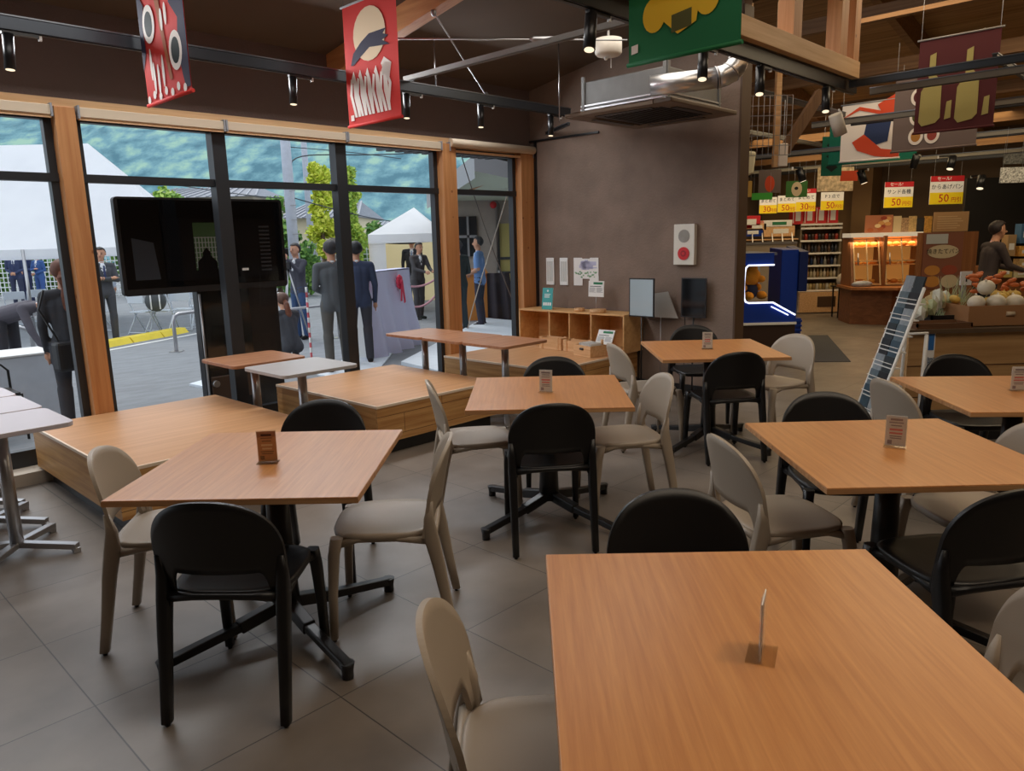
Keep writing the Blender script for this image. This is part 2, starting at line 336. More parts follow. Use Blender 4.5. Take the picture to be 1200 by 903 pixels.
# ------------------------------------------------------------------ chairs
def arch(x, w=.217, zs=.575, zt=.778, p=2.35): return zs+(zt-zs)*max(0, 1-abs(x/w)**p)**(1/p)
def back_y(x, z): return -.205-.17*(z-.43)-.10*max(0, z-.6)*.5+.045*(x/.215)**2
def chair_meshes(m):
    R = {}
    W = .217
    def low(x):
        a = abs(x)
        if a < .135: return .515
        if a > .16: return .425
        t = (a-.135)/.025; return .515-(.09)*(1-sqrt(max(0, 1-t*t)))
    xs = [W*sin(pi/2*(i/20-1)) for i in range(41)]; xs = sorted(set([round(x, 5) for x in xs]+[s*q for s in (-1, 1) for q in (.135, .14, .145, .15, .155, .159, .16)]))
    mb = MB(); nz = 8; th = .007
    for side in (1, -1):
        vs = []
        for x in xs:
            lo, hi = low(x), arch(x)
            for j in range(nz+1):
                z = lo+(hi-lo)*j/nz; vs.append((x, back_y(x, z)+side*th, z))
        fs = [(i*(nz+1)+j, (i+1)*(nz+1)+j, (i+1)*(nz+1)+j+1, i*(nz+1)+j+1) for i in range(len(xs)-1) for j in range(nz)]
        mb.add(vs, fs, 0, True)
    n = len(xs)*(nz+1)
    edge = [(i, 0) for i in range(len(xs))]+[(len(xs)-1, j) for j in range(1, nz+1)]+[(i, nz) for i in range(len(xs)-2, -1, -1)]+[(0, j) for j in range(nz-1, 0, -1)]
    idx = [i*(nz+1)+j for i, j in edge]
    for k in range(len(idx)):
        a, b = idx[k], idx[(k+1) % len(idx)]; mb.f.append([a, b, n+b, n+a]); mb.m.append(0); mb.sm.append(False)
    R['backrest'] = mb.mesh('backrest', m)
    # seat
    mb = MB(); o = []
    for a in range(48):
        t = 2*pi*a/48; p = 3.6
        c, s = cos(t), sin(t); x = .205*math.copysign(abs(c)**(2/p), c); y = .205*math.copysign(abs(s)**(2/p), s)
        if y > 0: x *= 1-.04*(y/.2)
        o.append((x, y+.005))
    rings = [(.0, .433), (.5, .434), (.8, .438), (.95, .445), (1., .440), (.985, .42), (.93, .412)]
    vs = []
    for k, z in rings:
        for x, y in o: vs.append((x*k, y*k, z-(.006 if y > .15 and k > .9 else 0)))
    fs = [(i*48+j, i*48+(j+1) % 48, (i+1)*48+(j+1) % 48, (i+1)*48+j) for i in range(len(rings)-1) for j in range(48)]
    mb.add(vs, fs, 0, True); mb.add([(x*.93, y*.93, .412) for x, y in o], [list(range(48))[::-1]])
    # apron joining seat to rear legs and the rail under the slot
    mb.tube([(-.19, -.19, .425), (-.1, -.2, .428), (0, -.203, .43), (.1, -.2, .428), (.19, -.19, .425)], [.02, .012, .011, .012, .02], 8, flat=1)
    for s in (-1, 1): mb.tube([(s*.192, -.2, .405), (s*.19, -.05, .42), (s*.185, .1, .42), (s*.178, .185, .40)], [.018, .012, .012, .018], 8)
    R['seat'] = mb.mesh('seat', m)
    def leg(pts, ws):
        mb = MB(); vs = []; n = 12
        for (x, y, z), (wx, wy) in zip(pts, ws):
            for j in range(n):
                a = 2*pi*j/n; c, s = cos(a), sin(a); p = .5
                vs.append((x+wx*math.copysign(abs(c)**p, c), y+wy*math.copysign(abs(s)**p, s), z))
        fs = [(i*n+j, i*n+(j+1) % n, (i+1)*n+(j+1) % n, (i+1)*n+j) for i in range(len(pts)-1) for j in range(n)]
        mb.add(vs, fs, 0, True); mb.add(vs[:n], [list(range(n))[::-1]]); mb.add(vs[-n:], [list(range(n))]); return mb.mesh('leg', m)
    for s in (-1, 1):
        R['r%d' % s] = leg([(s*.2, -.262, .012), (s*.2, -.235, .16), (s*.2, -.208, .32), (s*.2, -.187, .42), (s*.2, -.18, .5), (s*.204, -.19, .57)],
                           [(.017, .018), (.0185, .021), (.02, .026), (.021, .03), (.019, .02), (.011, .009)])
        R['f%d' % s] = leg([(s*.192, .215, .012), (s*.19, .208, .2), (s*.186, .195, .36), (s*.18, .18, .43)],
                           [(.0155, .0155), (.0175, .018), (.02, .023), (.022, .025)])
    g = MB(); g.lathe([(0, 0), (.009, 0), (.009, .013), (0, .013)], 10)
    R['glide'] = g.mesh('foot_glide', M_BMET)
    return R
def make_chair(name, m, lab):
    R = chair_meshes(m); t = thing(name, lab, 'chair')
    link(bpy.data.objects.new('seat', R['seat']), t); link(bpy.data.objects.new('backrest', R['backrest']), t)
    for k, gl in (('r-1', (-.2, -.262)), ('r1', (.2, -.262)), ('f-1', (-.192, .215)), ('f1', (.192, .215))):
        l = link(bpy.data.objects.new('leg', R[k]), t)
        link(bpy.data.objects.new('foot_glide', R['glide']), l, (gl[0], gl[1], 0))
    return t
CH_L = [
 ('k', -.955, 2.46, -3, 'black chair at the left front table, nearest the camera, back turned to us'),
 ('b', -1.39, 2.9, -80, 'beige chair left of the left front table, in front of the large wooden platform'),
 ('k', -.95, 3.42, 180, 'black chair behind the left front table, only its rounded back top showing'),
 ('b', -.525, 2.915, 93, 'beige chair on the right side of the left front table'),
 ('k', .17, 3.73, 6, 'black chair in front of the middle table, back turned to us'),
 ('b', -.215, 4.18, -80, 'beige chair at the left side of the middle table'),
 ('b', .62, 4.12, 100, 'beige chair at the right side of the middle table'),
 ('k', .28, 4.62, 180, 'black chair behind the middle table, in front of the corner platform'),
 ('k', 1.49, 5.15, 7, 'black chair in front of the table beside the brown wall'),
 ('k', 1.58, 6.18, 180, 'black chair behind the table beside the brown wall, tucked against that wall'),
 ('b', 1.0, 5.5, -75, 'beige chair left of the table beside the brown wall'),
 ('b', 1.98, 5.56, 118, 'pale beige chair right of the table beside the brown wall, near the grey floor mat'),
 ('b', 1.06, 2.84, -80, 'beige chair left of the right front table, its back edge-on'),
 ('k', 1.5, 3.3, 174, 'black chair behind the right front table, near the magazine rack'),
 ('k', 1.5, 2.39, 10, 'black chair in front of the right front table, beyond the nearest table'),
 ('b', 1.86, 2.84, 92, 'beige chair at the right side of the right front table, cut by the frame edge'),
 ('b', 1.0, 1.46, 92, 'beige chair right of the nearest table, its back cut by the frame edge'),
 ('k', .49, 1.93, 180, 'black chair behind the nearest table, only its back top showing'),
 ('b', .065, 1.46, -88, 'beige chair left of the nearest table, cut by the bottom of the frame'),
 ('k', 2.74, 4.3, 178, 'black chair behind the far right table, in front of the vegetable counter'),
 ('b', 2.22, 3.86, -84, 'beige chair left of the far right table, below the magazine rack'),
]
protos = {}
for k, x, y, a, lab in CH_L:
    grp = 'black plastic dining chairs around the tables' if k == 'k' else 'beige plastic dining chairs around the tables'
    if k not in protos:
        protos[k] = make_chair('dining_chair', M_BLACK if k == 'k' else M_BEIGE, lab); o = protos[k]
        o.location = (x, y, 0); o.rotation_euler = (0, 0, radians(a)); o['group'] = grp
    else: dup(protos[k], (x, y, 0), radians(a), lab, grp)

# ------------------------------------------------------------------ dining tables
def make_table(lab, x, y, w, d, rz, gx=45):
    t = thing('dining_table', lab, 'table', (x, y, 0), radians(rz), 'square wooden dining tables')
    mb = MB(); mb.prism(rpoly(w, d, .004, 2), .722-.003, .722); mb.prism(rpoly(w-.004, d-.004, .004, 2), .7195, .7192)
    mb = MB(); mb.box(-w/2, w/2, -d/2, d/2, .699, .722); tp = obj('table_top', mb, M_TABLE, t, bevel=.0015)
    e = MB(); a, b = w/2, d/2; s = .0012
    e.box(-a-s, a+s, -b-s, -b, .7005, .7185); e.box(-a-s, a+s, b, b+s, .7005, .7185); e.box(-a-s, -a, -b, b, .7005, .7185); e.box(a, a+s, -b, b, .7005, .7185)
    obj('edge_band', e, M_TEDGE, tp)
    mb = MB(); mb.box(-.2, .2, -.03, .03, .675, .699); mb.box(-.03, .03, -.2, .2, .675, .699); mb.box(-.12, .12, -.12, .12, .69, .699); obj('top_bracket', mb, M_BMET, t, bevel=.004)
    mb = MB(); mb.tube([(0, 0, .1), (0, 0, .3), (0, 0, .68)], [.058, .05, .042], 20); obj('column', mb, M_BMET, t)
    for k in range(4):
        q = radians(gx+90*k); c, s2 = cos(q), sin(q); mb = MB()
        mb.bar((0, 0, .125), (c*.2, s2*.2, .085), .05, .05); mb.bar((c*.18, s2*.18, .088), (c*.50, s2*.50, .045), .042, .035)
        ft = obj('base_arm', mb, M_BMET, t, bevel=.006)
        g = MB(); g.tube([(c*.485, s2*.485, 0), (c*.485, s2*.485, .03), (c*.485, s2*.485, .062)], [.022, .022, .028], 10); obj('foot_cap', g, M_BMET, ft)
    return t
make_table('square wooden table at left front with scuffed pale window sheen and an orange menu card', -.945, 2.82, .868, .892, -1.5, 43)
make_table('square wooden table in the middle of the room before the corner platform', .195, 4.035, .84, .89, -1.5)
make_table('nearest square wooden table, cut by the bottom right of the frame', .492, 1.405, .845, .9, -1.2)
make_table('square wooden table at right front, beyond the nearest table', 1.455, 2.765, .853, .885, -.5)
make_table('square wooden table standing next to the brown wall and the shop passage', 1.465, 5.43, .867, .935, -1)
make_table('square wooden table at the far right edge in front of the vegetable counter', 2.56, 3.7, .87, .885, -5)

def menu_stand(lab, x, y, rz, style=0):
    t = thing('menu_stand', lab, 'menu card', (x, y, .722), radians(rz), 'acrylic menu card stands on the tables')
    ac = glass_mat('clear_acrylic', (.97, .98, .98, 1), .12)
    mb = MB(); mb.box(-.04, .04, -.028, .028, 0, .003); obj('acrylic_base', mb, ac, t)
    mb = MB(); mb.box(-.038, .038, -.0035, -.0025, .003, .128); mb.box(-.038, .038, .0025, .0035, .003, .128); obj('acrylic_sleeve', mb, ac, t)
    pm = M_PAPER if not style else mat('kraft_card', srgb(205, 140, 95), .7)
    mb = MB(); mb.box(-.036, .036, -.001, .001, .006, .125); c = obj('card', mb, pm, t)
    for s in (-1, 1):
        mb = MB(); rnd = random.Random(int(x*100))
        for i, (z, h, mm) in enumerate(((.11, .008, 0), (.098, .004, 0), (.086, .004, 0), (.07, .008, 1), (.056, .007, 1), (.044, .004, 0), (.036, .004, 0))):
            w = .026-.008*rnd.random(); mb.box(-w, w, s*.0012, s*.0013, z-h/2, z+h/2, mm)
        mb.box(-.028, -.012, s*.0012, s*.0013, .012, .028, 0)
        obj('printed_text', mb, [mat('faint_print', srgb(150, 140, 150), .7) if not style else mat('brown_print', srgb(110, 65, 45), .7), mat('pink_print', srgb(225, 120, 125), .7) if not style else mat('cream_print', srgb(235, 205, 170), .7)], c)
    return t
menu_stand('orange-brown menu card in a clear stand on the left front table', -.955, 2.79, 4, 1)
menu_stand('white menu card in a clear stand on the middle table', .185, 3.99, -20)
menu_stand('white menu card on the table beside the brown wall', 1.44, 5.41, -8)
menu_stand('white menu card with red print on the right front table', 1.475, 2.775, -30)
menu_stand('menu card on the nearest table, standing edge-on to us', .485, 1.355, 66)
menu_stand('menu card on the far right table, cut by the frame edge', 2.585, 3.72, -6)

# ------------------------------------------------------------------ narrow side tables by the window
def side_table(lab, u, v, su, sv, top, ht=.7):
    t = thing('side_table', lab, 'table', UV(u, v, 0), YAW, 'narrow pedestal tables by the window')
    mb = MB(); mb.prism(rpoly(su, sv, .05, 5), ht-.024, ht); obj('table_top', mb, top, t, bevel=.003)
    mb = MB(); mb.tube([(0, 0, .05), (0, 0, ht-.02)], .032, 16); mb.box(-.09, .09, -.09, .09, ht-.032, ht-.024); obj('column', mb, M_STEEL, t)
    for k in range(4):
        q = radians(45+90*k); c, s = cos(q), sin(q); mb = MB(); mb.bar((0, 0, .055), (c*.31, s*.31, .035), .045, .03); mb.box(c*.3-.018, c*.3+.018, s*.3-.018, s*.3+.018, 0, .028)
        obj('base_arm', mb, M_STEEL, t, bevel=.004)
    return t
M_LEFTT = mat('lilac_grey_laminate', srgb(196, 186, 190), .3, var=.03)
for i, (v, lab) in enumerate(((4.42, 'pale grey pedestal table at the left frame edge, nearest of its row'), (4.965, 'pale grey pedestal table at the left frame edge, second of its row'), (5.45, 'pale grey pedestal table at the left frame edge, farthest of its row by the glass'))):
    side_table(lab, .83, v, .56, .52 if i < 2 else .4, M_LEFTT)
side_table('brown pedestal table between the two platforms, closest to the glass', 2.72, 5.4, .6, .56, M_SIDET)
side_table('grey-topped pedestal table between the two platforms, nearer the room', 2.74, 4.74, .6, .58, M_SIDEG)
for i, (v, lab) in enumerate(((4.42, 'brown pedestal table nearest the room in the row of three before the corner platform'), (4.955, 'middle brown pedestal table in the row of three before the corner platform'), (5.49, 'brown pedestal table closest to the glass in the row of three before the corner platform'))):
    side_table(lab, 4.5, v, .55, .53, M_SIDET)

# ------------------------------------------------------------------ cubby shelf and what lies on it
def wbox(mb, u0, u1, v0, v1, z0, z1, m=0): return mb.box(u0, u1, v0, v1, z0, z1, m)
t = thing('cubby_shelf', 'open birch cubby shelf with four compartments on the corner platform', 'shelf', UV(6.28, 5.05, .387), YAW)
L2, DP, HT, TH = .72, .165, .39, .016
mb = MB(); mb.box(-DP, DP, -L2, L2, HT-TH, HT); obj('top', mb, M_PLY, t, bevel=.002)
mb = MB(); mb.box(-DP, DP, -L2, L2, 0, TH); obj('bottom', mb, M_PLY, t)
mb = MB(); mb.box(DP-.01, DP, -L2+TH, L2-TH, TH, HT-TH); obj('back_panel', mb, M_PLY, t)
for y in (-L2, L2-TH, .26, -.02, -.31): mb = MB(); mb.box(-DP, DP-.01 if abs(y) < .6 else DP, y, y+TH, TH, HT-TH); obj('divider' if abs(y) < .6 else 'side_panel', mb, M_PLY, t)
def crate(lab, u, v, w, d, h, rz=0, z=.387):
    c = thing('wooden_crate', lab, 'crate', UV(u, v, z), YAW+radians(rz), 'small wooden crates by the cubby shelf')
    for s in (-1, 1):
        mb = MB()
        for k in range(2): mb.box(-w/2, w/2, s*d/2-.005, s*d/2+.005, h*(k*.52), h*(k*.52+.45))
        obj('side_slats', mb, M_CRATE, c)
        mb = MB(); mb.box(s*w/2-.005, s*w/2+.005, -d/2, d/2, 0, h*.95); obj('end_board', mb, M_CRATE, c)
        mb = MB()
        for q in (-.36, .36): mb.box(s*(w/2+.006)-.008, s*(w/2+.006)+.008, q*d-.012, q*d+.012, 0, h)
        obj('corner_batten', mb, M_CRATE, c)
    mb = MB(); mb.box(-w/2, w/2, -d/2, d/2, 0, .008); obj('floor_board', mb, M_CRATE, c)
    return c
crate('small slatted wooden crate at the left in front of the cubby shelf', 6.0, 5.16, .12, .3, .13)
crate('small slatted wooden crate beside the first one before the cubby shelf', 6.0, 4.83, .12, .29, .12)
c = thing('survey_box', 'plywood box with a hand hole at the corner of the platform', 'box', UV(5.86, 4.56, .387), YAW+radians(-12))
mb = MB()
for (a, b, cc, d) in ((-.1, .1, -.13, -.122), (-.1, .1, .122, .13), (.092, .1, -.122, .122)): mb.box(a, b, cc, d, 0, .11)
mb.box(-.1, .1, -.122, .122, 0, .008); obj('box_body', mb, M_CRATE, c)
mb = MB(); mb.box(-.108, -.1, -.13, .13, 0, .11); f = obj('front_panel', mb, M_CRATE, c)
mb = MB(); mb.tube([(-.1092, -.025, .075), (-.1092, .025, .075)], .011, 10); obj('hand_hole', mb, M_DARK, f)
mb = MB()
for k in range(6): mb.box(-.08, .08, -.11+.035*k, -.10+.035*k, .01, .122)
tag(obj('folded_leaflets', mb, M_PAPER, None, UV(5.86, 4.56, .395), YAW+radians(-12)), 'white folded leaflets standing in the plywood box', 'leaflets', kind='stuff')
mb = MB(); mb.lathe([(0, 0), (.014, 0), (.014, .05), (0, .05)], 14); tag(obj('pen_cup', mb, M_CRATE, None, UV(5.9, 4.44, .5)), 'little round wooden cup rising beside the leaflet box', 'cup')
def sheet_sign(name, lab, cat, u, v, z, w, h, lean, fn, rz=0, stand=0, base=None, group=None):
    """sign standing in the room plane facing -u; lean tips it back"""
    t = thing(name, lab, cat, UV(u, v, z), YAW-pi/2+radians(rz), group)
    mb = MB(); mb.box(-w/2, w/2, -.003, .003, 0, h)
    p = obj('panel', mb, base or M_PAPER, t); p.rotation_euler = (-lean, 0, 0)
    fn(p, w, h)
    if stand: mb = MB(); mb.box(-.04, .04, 0, .08, -.002, .002); mb.bar((0, .07, 0), (0, .02, h*.6), .02, .003); obj('easel_back', mb, M_GREY, t)
    return t, p
def prt(p, x0, x1, z0, z1, m, name='printed_area', y=-.0036):
    mb = MB(); mb.box(x0, x1, y-.0003, y, z0, z1); return obj(name, mb, m, p)
def lines(p, x0, x1, z0, z1, n, m, y=-.004, name='printed_text', k=.45):
    mb = MB(); r = random.Random(int(z0*999)+n); s = (z1-z0)/n
    for i in range(n): mb.box(x0, x0+(x1-x0)*(.7+.3*r.random()), y-.0003, y, z0+s*i, z0+s*i+s*k)
    return obj(name, mb, m, p)
M_TEAL = mat('teal_print', srgb(70, 165, 165), .6)
def leaf1(p, w, h):
    prt(p, -w/2, w/2, 0, h, M_TEAL, 'teal_cover'); mb = MB()
    for k in range(4): mb.box(-w*.38+w*.2*k, -w*.38+w*.2*k+w*.15, -.0043, -.004, h*.18, h*.32)
    obj('white_boxes', mb, M_WHITE, p); lines(p, -w*.3, w*.3, h*.55, h*.75, 3, M_WHITE)
    mb = MB(); mb.ball((0, -.004, h*.86), .012, 10, sc=(1, .05, 1)); obj('emblem', mb, M_WHITE, p)
sheet_sign('leaflet_stand', 'teal leaflet standing on top of the cubby shelf', 'leaflet', 6.2, 5.42, .779, .14, .235, .12, leaf1, 6, 1)
def poster(p, w, h):
    prt(p, -w*.18, w*.42, h*.78, h*.92, M_GREENI, 'green_header'); lines(p, -w*.45, w*.0, h*.28, h*.6, 6, M_GREY); lines(p, w*.04, w*.45, h*.28, h*.6, 6, M_GREY); lines(p, -w*.4, w*.4, h*.64, h*.72, 1, M_DARK)
sheet_sign('notice_sheet', 'white notice with green header on a thin stand above the cubby shelf', 'notice', 6.3, 4.82, .93, .2, .165, .05, poster, 0)
mb = MB(); mb.tube([(0, 0, 0), (0, 0, .16)], .003, 8); mb.lathe([(0, 0), (.03, 0), (.03, .004), (0, .004)], 14)
tag(obj('sign_stand_rod', mb, M_STEEL, None, UV(6.3, 4.82, .777)), 'thin steel rod stand below the white notice', 'stand')
sheet_sign('notice_sheet', 'white notice with green header tilted back behind the plywood box', 'notice', 5.99, 4.5, .47, .2, .17, .45, poster, 0)
for (u, v, r, lab) in ((6.2, 4.72, .085, 'round wooden lid lying on the right half of the cubby shelf top'), (6.22, 4.98, .055, 'smaller round wooden disc on the cubby shelf top')):
    t = thing('wooden_disc', lab, 'disc', UV(u, v, .777), 0); mb = MB(); mb.lathe([(0, 0), (r, 0), (r, .03), (r*.95, .032), (0, .032)], 28); obj('disc_body', mb, M_CRATE, t)
    mb = MB(); mb.lathe([(r*.96, .032), (r, .033), (r, .036), (r*.9, .036)], 28); obj('rim', mb, M_CRATE, t)

# ------------------------------------------------------------------ things on the brown wall (u = 6.47)
def wall_item(name, lab, cat, v, z, w, h, d, base, group=None):
    t = thing(name, lab, cat, UV(6.468, v, z), YAW-pi/2, group); mb = MB(); mb.box(-w/2, w/2, -d, 0, -h/2, h/2); p = obj('panel', mb, base, t, bevel=.002); return t, p
for v, lab in ((5.59, 'slim white switch plate on the brown wall, nearer the window'), (5.39, 'slim white switch plate on the brown wall, nearer the map')):
    t, p = wall_item('switch_plate', lab, 'switch', v, 1.18, .115, .3, .012, M_WHITE)
    mb = MB()
    for x in (-.03, .0, .03): mb.box(x-.011, x+.011, -.016, -.012, -.11, .11)
    obj('rocker_switches', mb, mat('switch_grey', srgb(205, 205, 200), .4), p)
t, p = wall_item('area_map', 'white pictorial map sheet with a notch at the bottom on the brown wall', 'map', 5.08, 1.18, .01, .01, .002, M_PAPER)
w, h = .34, .3
mb = MB(); mb.prismY([(-w/2, -h/2), (-.05, -h/2), (-.05, -h/2+.075), (.05, -h/2+.075), (.05, -h/2), (w/2, -h/2), (w/2, h/2), (.06, h/2), (.05, h/2-.01), (-.05, h/2-.01), (-.06, h/2), (-w/2, h/2)], -.006, -.002); obj('sheet', mb, M_PAPER, t)
mb = MB(); r = random.Random(3)
for k in range(26): mb.ball((r.uniform(-.15, .15), -.007, r.uniform(-.06, .0)), r.uniform(.008, .016), 6, sc=(1, .05, .7))
obj('printed_trees', mb, mat('map_green', srgb(130, 170, 130), .7), t)
mb = MB()
for k in range(12): mb.box(r.uniform(-.15, .1), r.uniform(-.1, .15), -.0075, -.007, r.uniform(.02, .12), r.uniform(.03, .13))
obj('printed_sky', mb, mat('map_lilac', srgb(190, 190, 215), .7), t)
t, p = wall_item('fire_alarm', 'white fire alarm box with speaker grille above a red call button', 'alarm', 3.85, 1.455, .225, .385, .05, mat('alarm_box', srgb(225, 220, 208), .5))
mb = MB()
for k in range(5): r0 = .012+.011*k; mb.tube([(r0*cos(a*pi/12), -.053, .08+r0*sin(a*pi/12)) for a in range(25)], .0028, 6)
mb.tube([(0, -.05, .08), (0, -.0525, .08)], .062, 24); obj('speaker_grille', mb, mat('grille_grey', srgb(165, 162, 155), .5), p)
mb = MB(); mb.tube([(0, -.05, -.085), (0, -.058, -.085)], .062, 28); b = obj('call_button', mb, M_RED, p)
mb = MB(); mb.tube([(0, -.058, -.085), (0, -.06, -.085)], .03, 20); mb.tube([(0, -.06, -.085), (0, -.062, -.085)], .016, 16, m=1); obj('button_centre', mb, [mat('deep_red', srgb(150, 15, 30), .4), M_RED], b)
# two easel boards on thin stands
def board(lab, v, z0, w, h, m, frame, u=6.3, legs=1):
    t = thing('display_board', lab, 'board', UV(u, v, 0), YAW-pi/2)
    mb = MB(); mb.box(-w/2, w/2, -.006, .006, z0, z0+h); p = obj('board_frame', mb, frame, t)
    mb = MB(); mb.box(-w/2+.012, w/2-.012, -.008, -.006, z0+.012, z0+h-.012); q = obj('board_face', mb, m, p)
    mb = MB(); mb.tube([(0, 0, .01), (0, 0, z0)], .008, 8); mb.box(-.13, .13, -.012, .012, 0, .012); mb.box(-.012, .012, -.13, .1, 0, .012); obj('stand_pole', mb, M_BMET, t)
    return t, z0
_, zz = board('tall mirror-like pale board on a black stand by the brown wall', 4.18, .76, .29, .38, mat('pale_screen', srgb(176, 192, 200), .08, .0, coat=.6), M_BMET, 6.2)
board('black glossy board on a black stand by the brown wall under the fire alarm', 3.72, .76, .27, .38, mat('black_gloss', srgb(14, 14, 15), .08), M_BMET, 6.4)
t = thing('clear_easel', 'clear slanted acrylic plate behind the pale board', 'stand', UV(6.42, 4.2, 0), YAW-pi/2)
mb = MB(); mb.prismY([(-.16, .95), (-.1, .74), (.3, .74), (.18, 1.0)], -.003, .003); obj('acrylic_plate', mb, mat('frosted', srgb(170, 165, 158), .3), t)
mb = MB(); mb.tube([(.1, 0, 0), (.1, 0, .75)], .004, 8); mb.box(.02, .18, -.05, .05, 0, .006); obj('stand_pole', mb, M_STEEL, t)
# lower wall: dark base board and panel seams
mb = MB(); mb.box(6.464, 6.471, 4.38, 4.40, 0, .8); mb.box(6.464, 6.471, 3.85, 3.855, 0, .76); struct('trim_10', mb, mat('seam_dark', srgb(60, 48, 40), .7))

# ------------------------------------------------------------------ tracks, spots and rods
def strip(name, lab, a, b, z, m=M_BMET, w=.05, h=.07, cat='rail'):
    """lighting track between two room points (u,v)"""
    A, B = UV(*a, z), UV(*b, z); mid = (A+B)/2; d = B-A; L_ = d.length; ang = atan2(d.y, d.x)
    t = thing(name, lab, cat, mid, ang); mb = MB(); mb.box(-L_/2, L_/2, -w/2, w/2, 0, h); obj('rail_body', mb, m, t, bevel=.003)
    mb = MB(); mb.box(-L_/2, L_/2, -w/2-.006, w/2+.006, h, h+.008); obj('upper_flange', mb, mat('track_silver', srgb(120, 124, 130), .3, .8), t)
    mb = MB(); mb.box(-L_/2, L_/2, -.012, .012, -.004, 0); obj('track_groove', mb, M_GREY if 0 else M_ALU, t)
    return t
M_TRK = mat('dark_track', srgb(74, 80, 88), .3, .6)
strip('lighting_track', 'long dark lighting track running above the glass wall', (-3, 5.0), (6.1, 5.0), 2.74, M_TRK)
strip('lighting_track', 'black lighting track under the wooden beam, behind the green banner', (2.2, 2.55), (6.98, 2.55), 2.70, M_BMET, .06, .09)
strip('lighting_track', 'dark rail heading right from the end of the beam track', (6.75, 2.5), (6.75, -.8), 2.72, M_TRK, .04, .05)
strip('lighting_track', 'second dark rail behind the first one heading right over the shop', (7.25, 2.5), (7.25, -.8), 2.72, mat('rail_grey', srgb(120, 115, 105), .5), .05, .05)
strip('conduit', 'thin black conduit from the track to the brown wall corner', (6.1, 5.0), (6.44, 5.6), 2.66, M_BMET, .02, .02)
def spot(lab, P, tilt=(.12, 0), L_=.17, r=.028, m=M_BMET, rz=0):
    t = thing('spotlight', lab, 'spotlight', P, YAW+rz, 'track spotlights')
    mb = MB(); mb.box(-.09, .09, -.014, .014, -.018, 0); a = obj('adaptor', mb, m, t)
    mb = MB(); mb.box(.09, .105, -.008, .008, -.03, .0); obj('adaptor_tip', mb, M_WHITE, a)
    mb = MB(); mb.tube([(-.06, 0, -.018), (-.06, 0, -.05)], .008, 8); obj('swivel', mb, m, t)
    d = Vector((tilt[0], tilt[1], -1)).normalized(); A = Vector((-.06, 0, -.035)); mb = MB(); mb.tube([A-d*.02, A+d*L_], r, 18, cap=True); h = obj('lamp_head', mb, m, t)
    mb = MB(); mb.tube([A+d*L_, A+d*(L_+.002)], r*.8, 16); obj('lens', mb, mat('spot_lens', srgb(255, 235, 200), .3, emit=1.2), h)
    return t
for x, y, lab in ((25, 52, 'black track spotlight at the upper left frame corner'), (352, 97, 'black track spotlight between the two red banners'), (483, 113, 'black track spotlight just right of the second red banner'), (569, 128, 'black track spotlight above the second pine post'), (650, 138, 'black track spotlight at the right end of the long track')):
    u, v, z = onw(x, y, 5.0); spot(lab, UV(u, 5.0, 2.738), (-.08, -.05))
for x, lab in ((3.36, 'large black track spotlight left of the green banner'), (4.5, 'black track spotlight under the green banner right corner'), (5.28, 'black track spotlight under the wooden beam'), (6.45, 'black track spotlight at the right end of the wooden beam')):
    spot(lab, UV(x, 2.55, 2.70), (-.3, -.15), .18, .032)
def rod(name, lab, cat, A, B, r, m=M_STEEL, extra=None):
    A, B = Vector(A), Vector(B); mid = (A+B)/2; mb = MB(); mb.tube([A-mid, B-mid], r, 8)
    t = thing(name, lab, cat, mid); obj('rod', mb, m, t); return t, mid
def Zs(x, y, v): u, v, z = onw(x, y, v); return UV(u, v, z)
rod('hanger_rod', 'thin steel hanger rod right of the second red banner', 'rod', Zs(511, 104, 5.0), Zs(511, 104, 5.0)+Vector((0, 0, .42)), .005)
rod('hanger_rod', 'thin steel hanger rod at the left edge of the air conditioner', 'rod', UV(5.62, 4.72, 2.62), UV(5.62, 4.72, 3.34), .006)
t, mid = rod('turnbuckle_rod', 'horizontal steel tie rod with a turnbuckle under the brown ceiling', 'rod', at(440, 45, 3.0), at(735, 47, 3.0), .006)
P = at(641, 46, 3.0)-mid; Q = at(620, 46, 3.0)-mid; d = (P-Q).normalized(); mb = MB()
mb.tube([P-d*.13, P-d*.1, P+d*.1, P+d*.13], [.008, .022, .022, .008], 10); obj('turnbuckle', mb, M_STEEL, t)
t, mid = rod('brace_rod', 'slanting steel brace rod with end clevises above the long track', 'rod', at(508, 14, 3.2), Zs(570, 112, 5.0), .006)
for P in (at(508, 14, 3.2), Zs(570, 112, 5.0)): mb = MB(); mb.ball(P-mid, .022, 8, sc=(1, 1, 1.5)); obj('clevis', mb, M_STEEL, t)
t = thing('steel_angle', 'light steel angle bar between the long track and the beam track', 'rail', UV(4.07, 3.9, 2.825), YAW)
mb = MB(); mb.box(-.02, .02, -1.3, 1.15, 0, .006); mb.box(-.02, -.014, -1.3, 1.15, 0, .04); obj('angle_profile', mb, mat('rail_zinc', srgb(120, 116, 110), .55, .2), t)
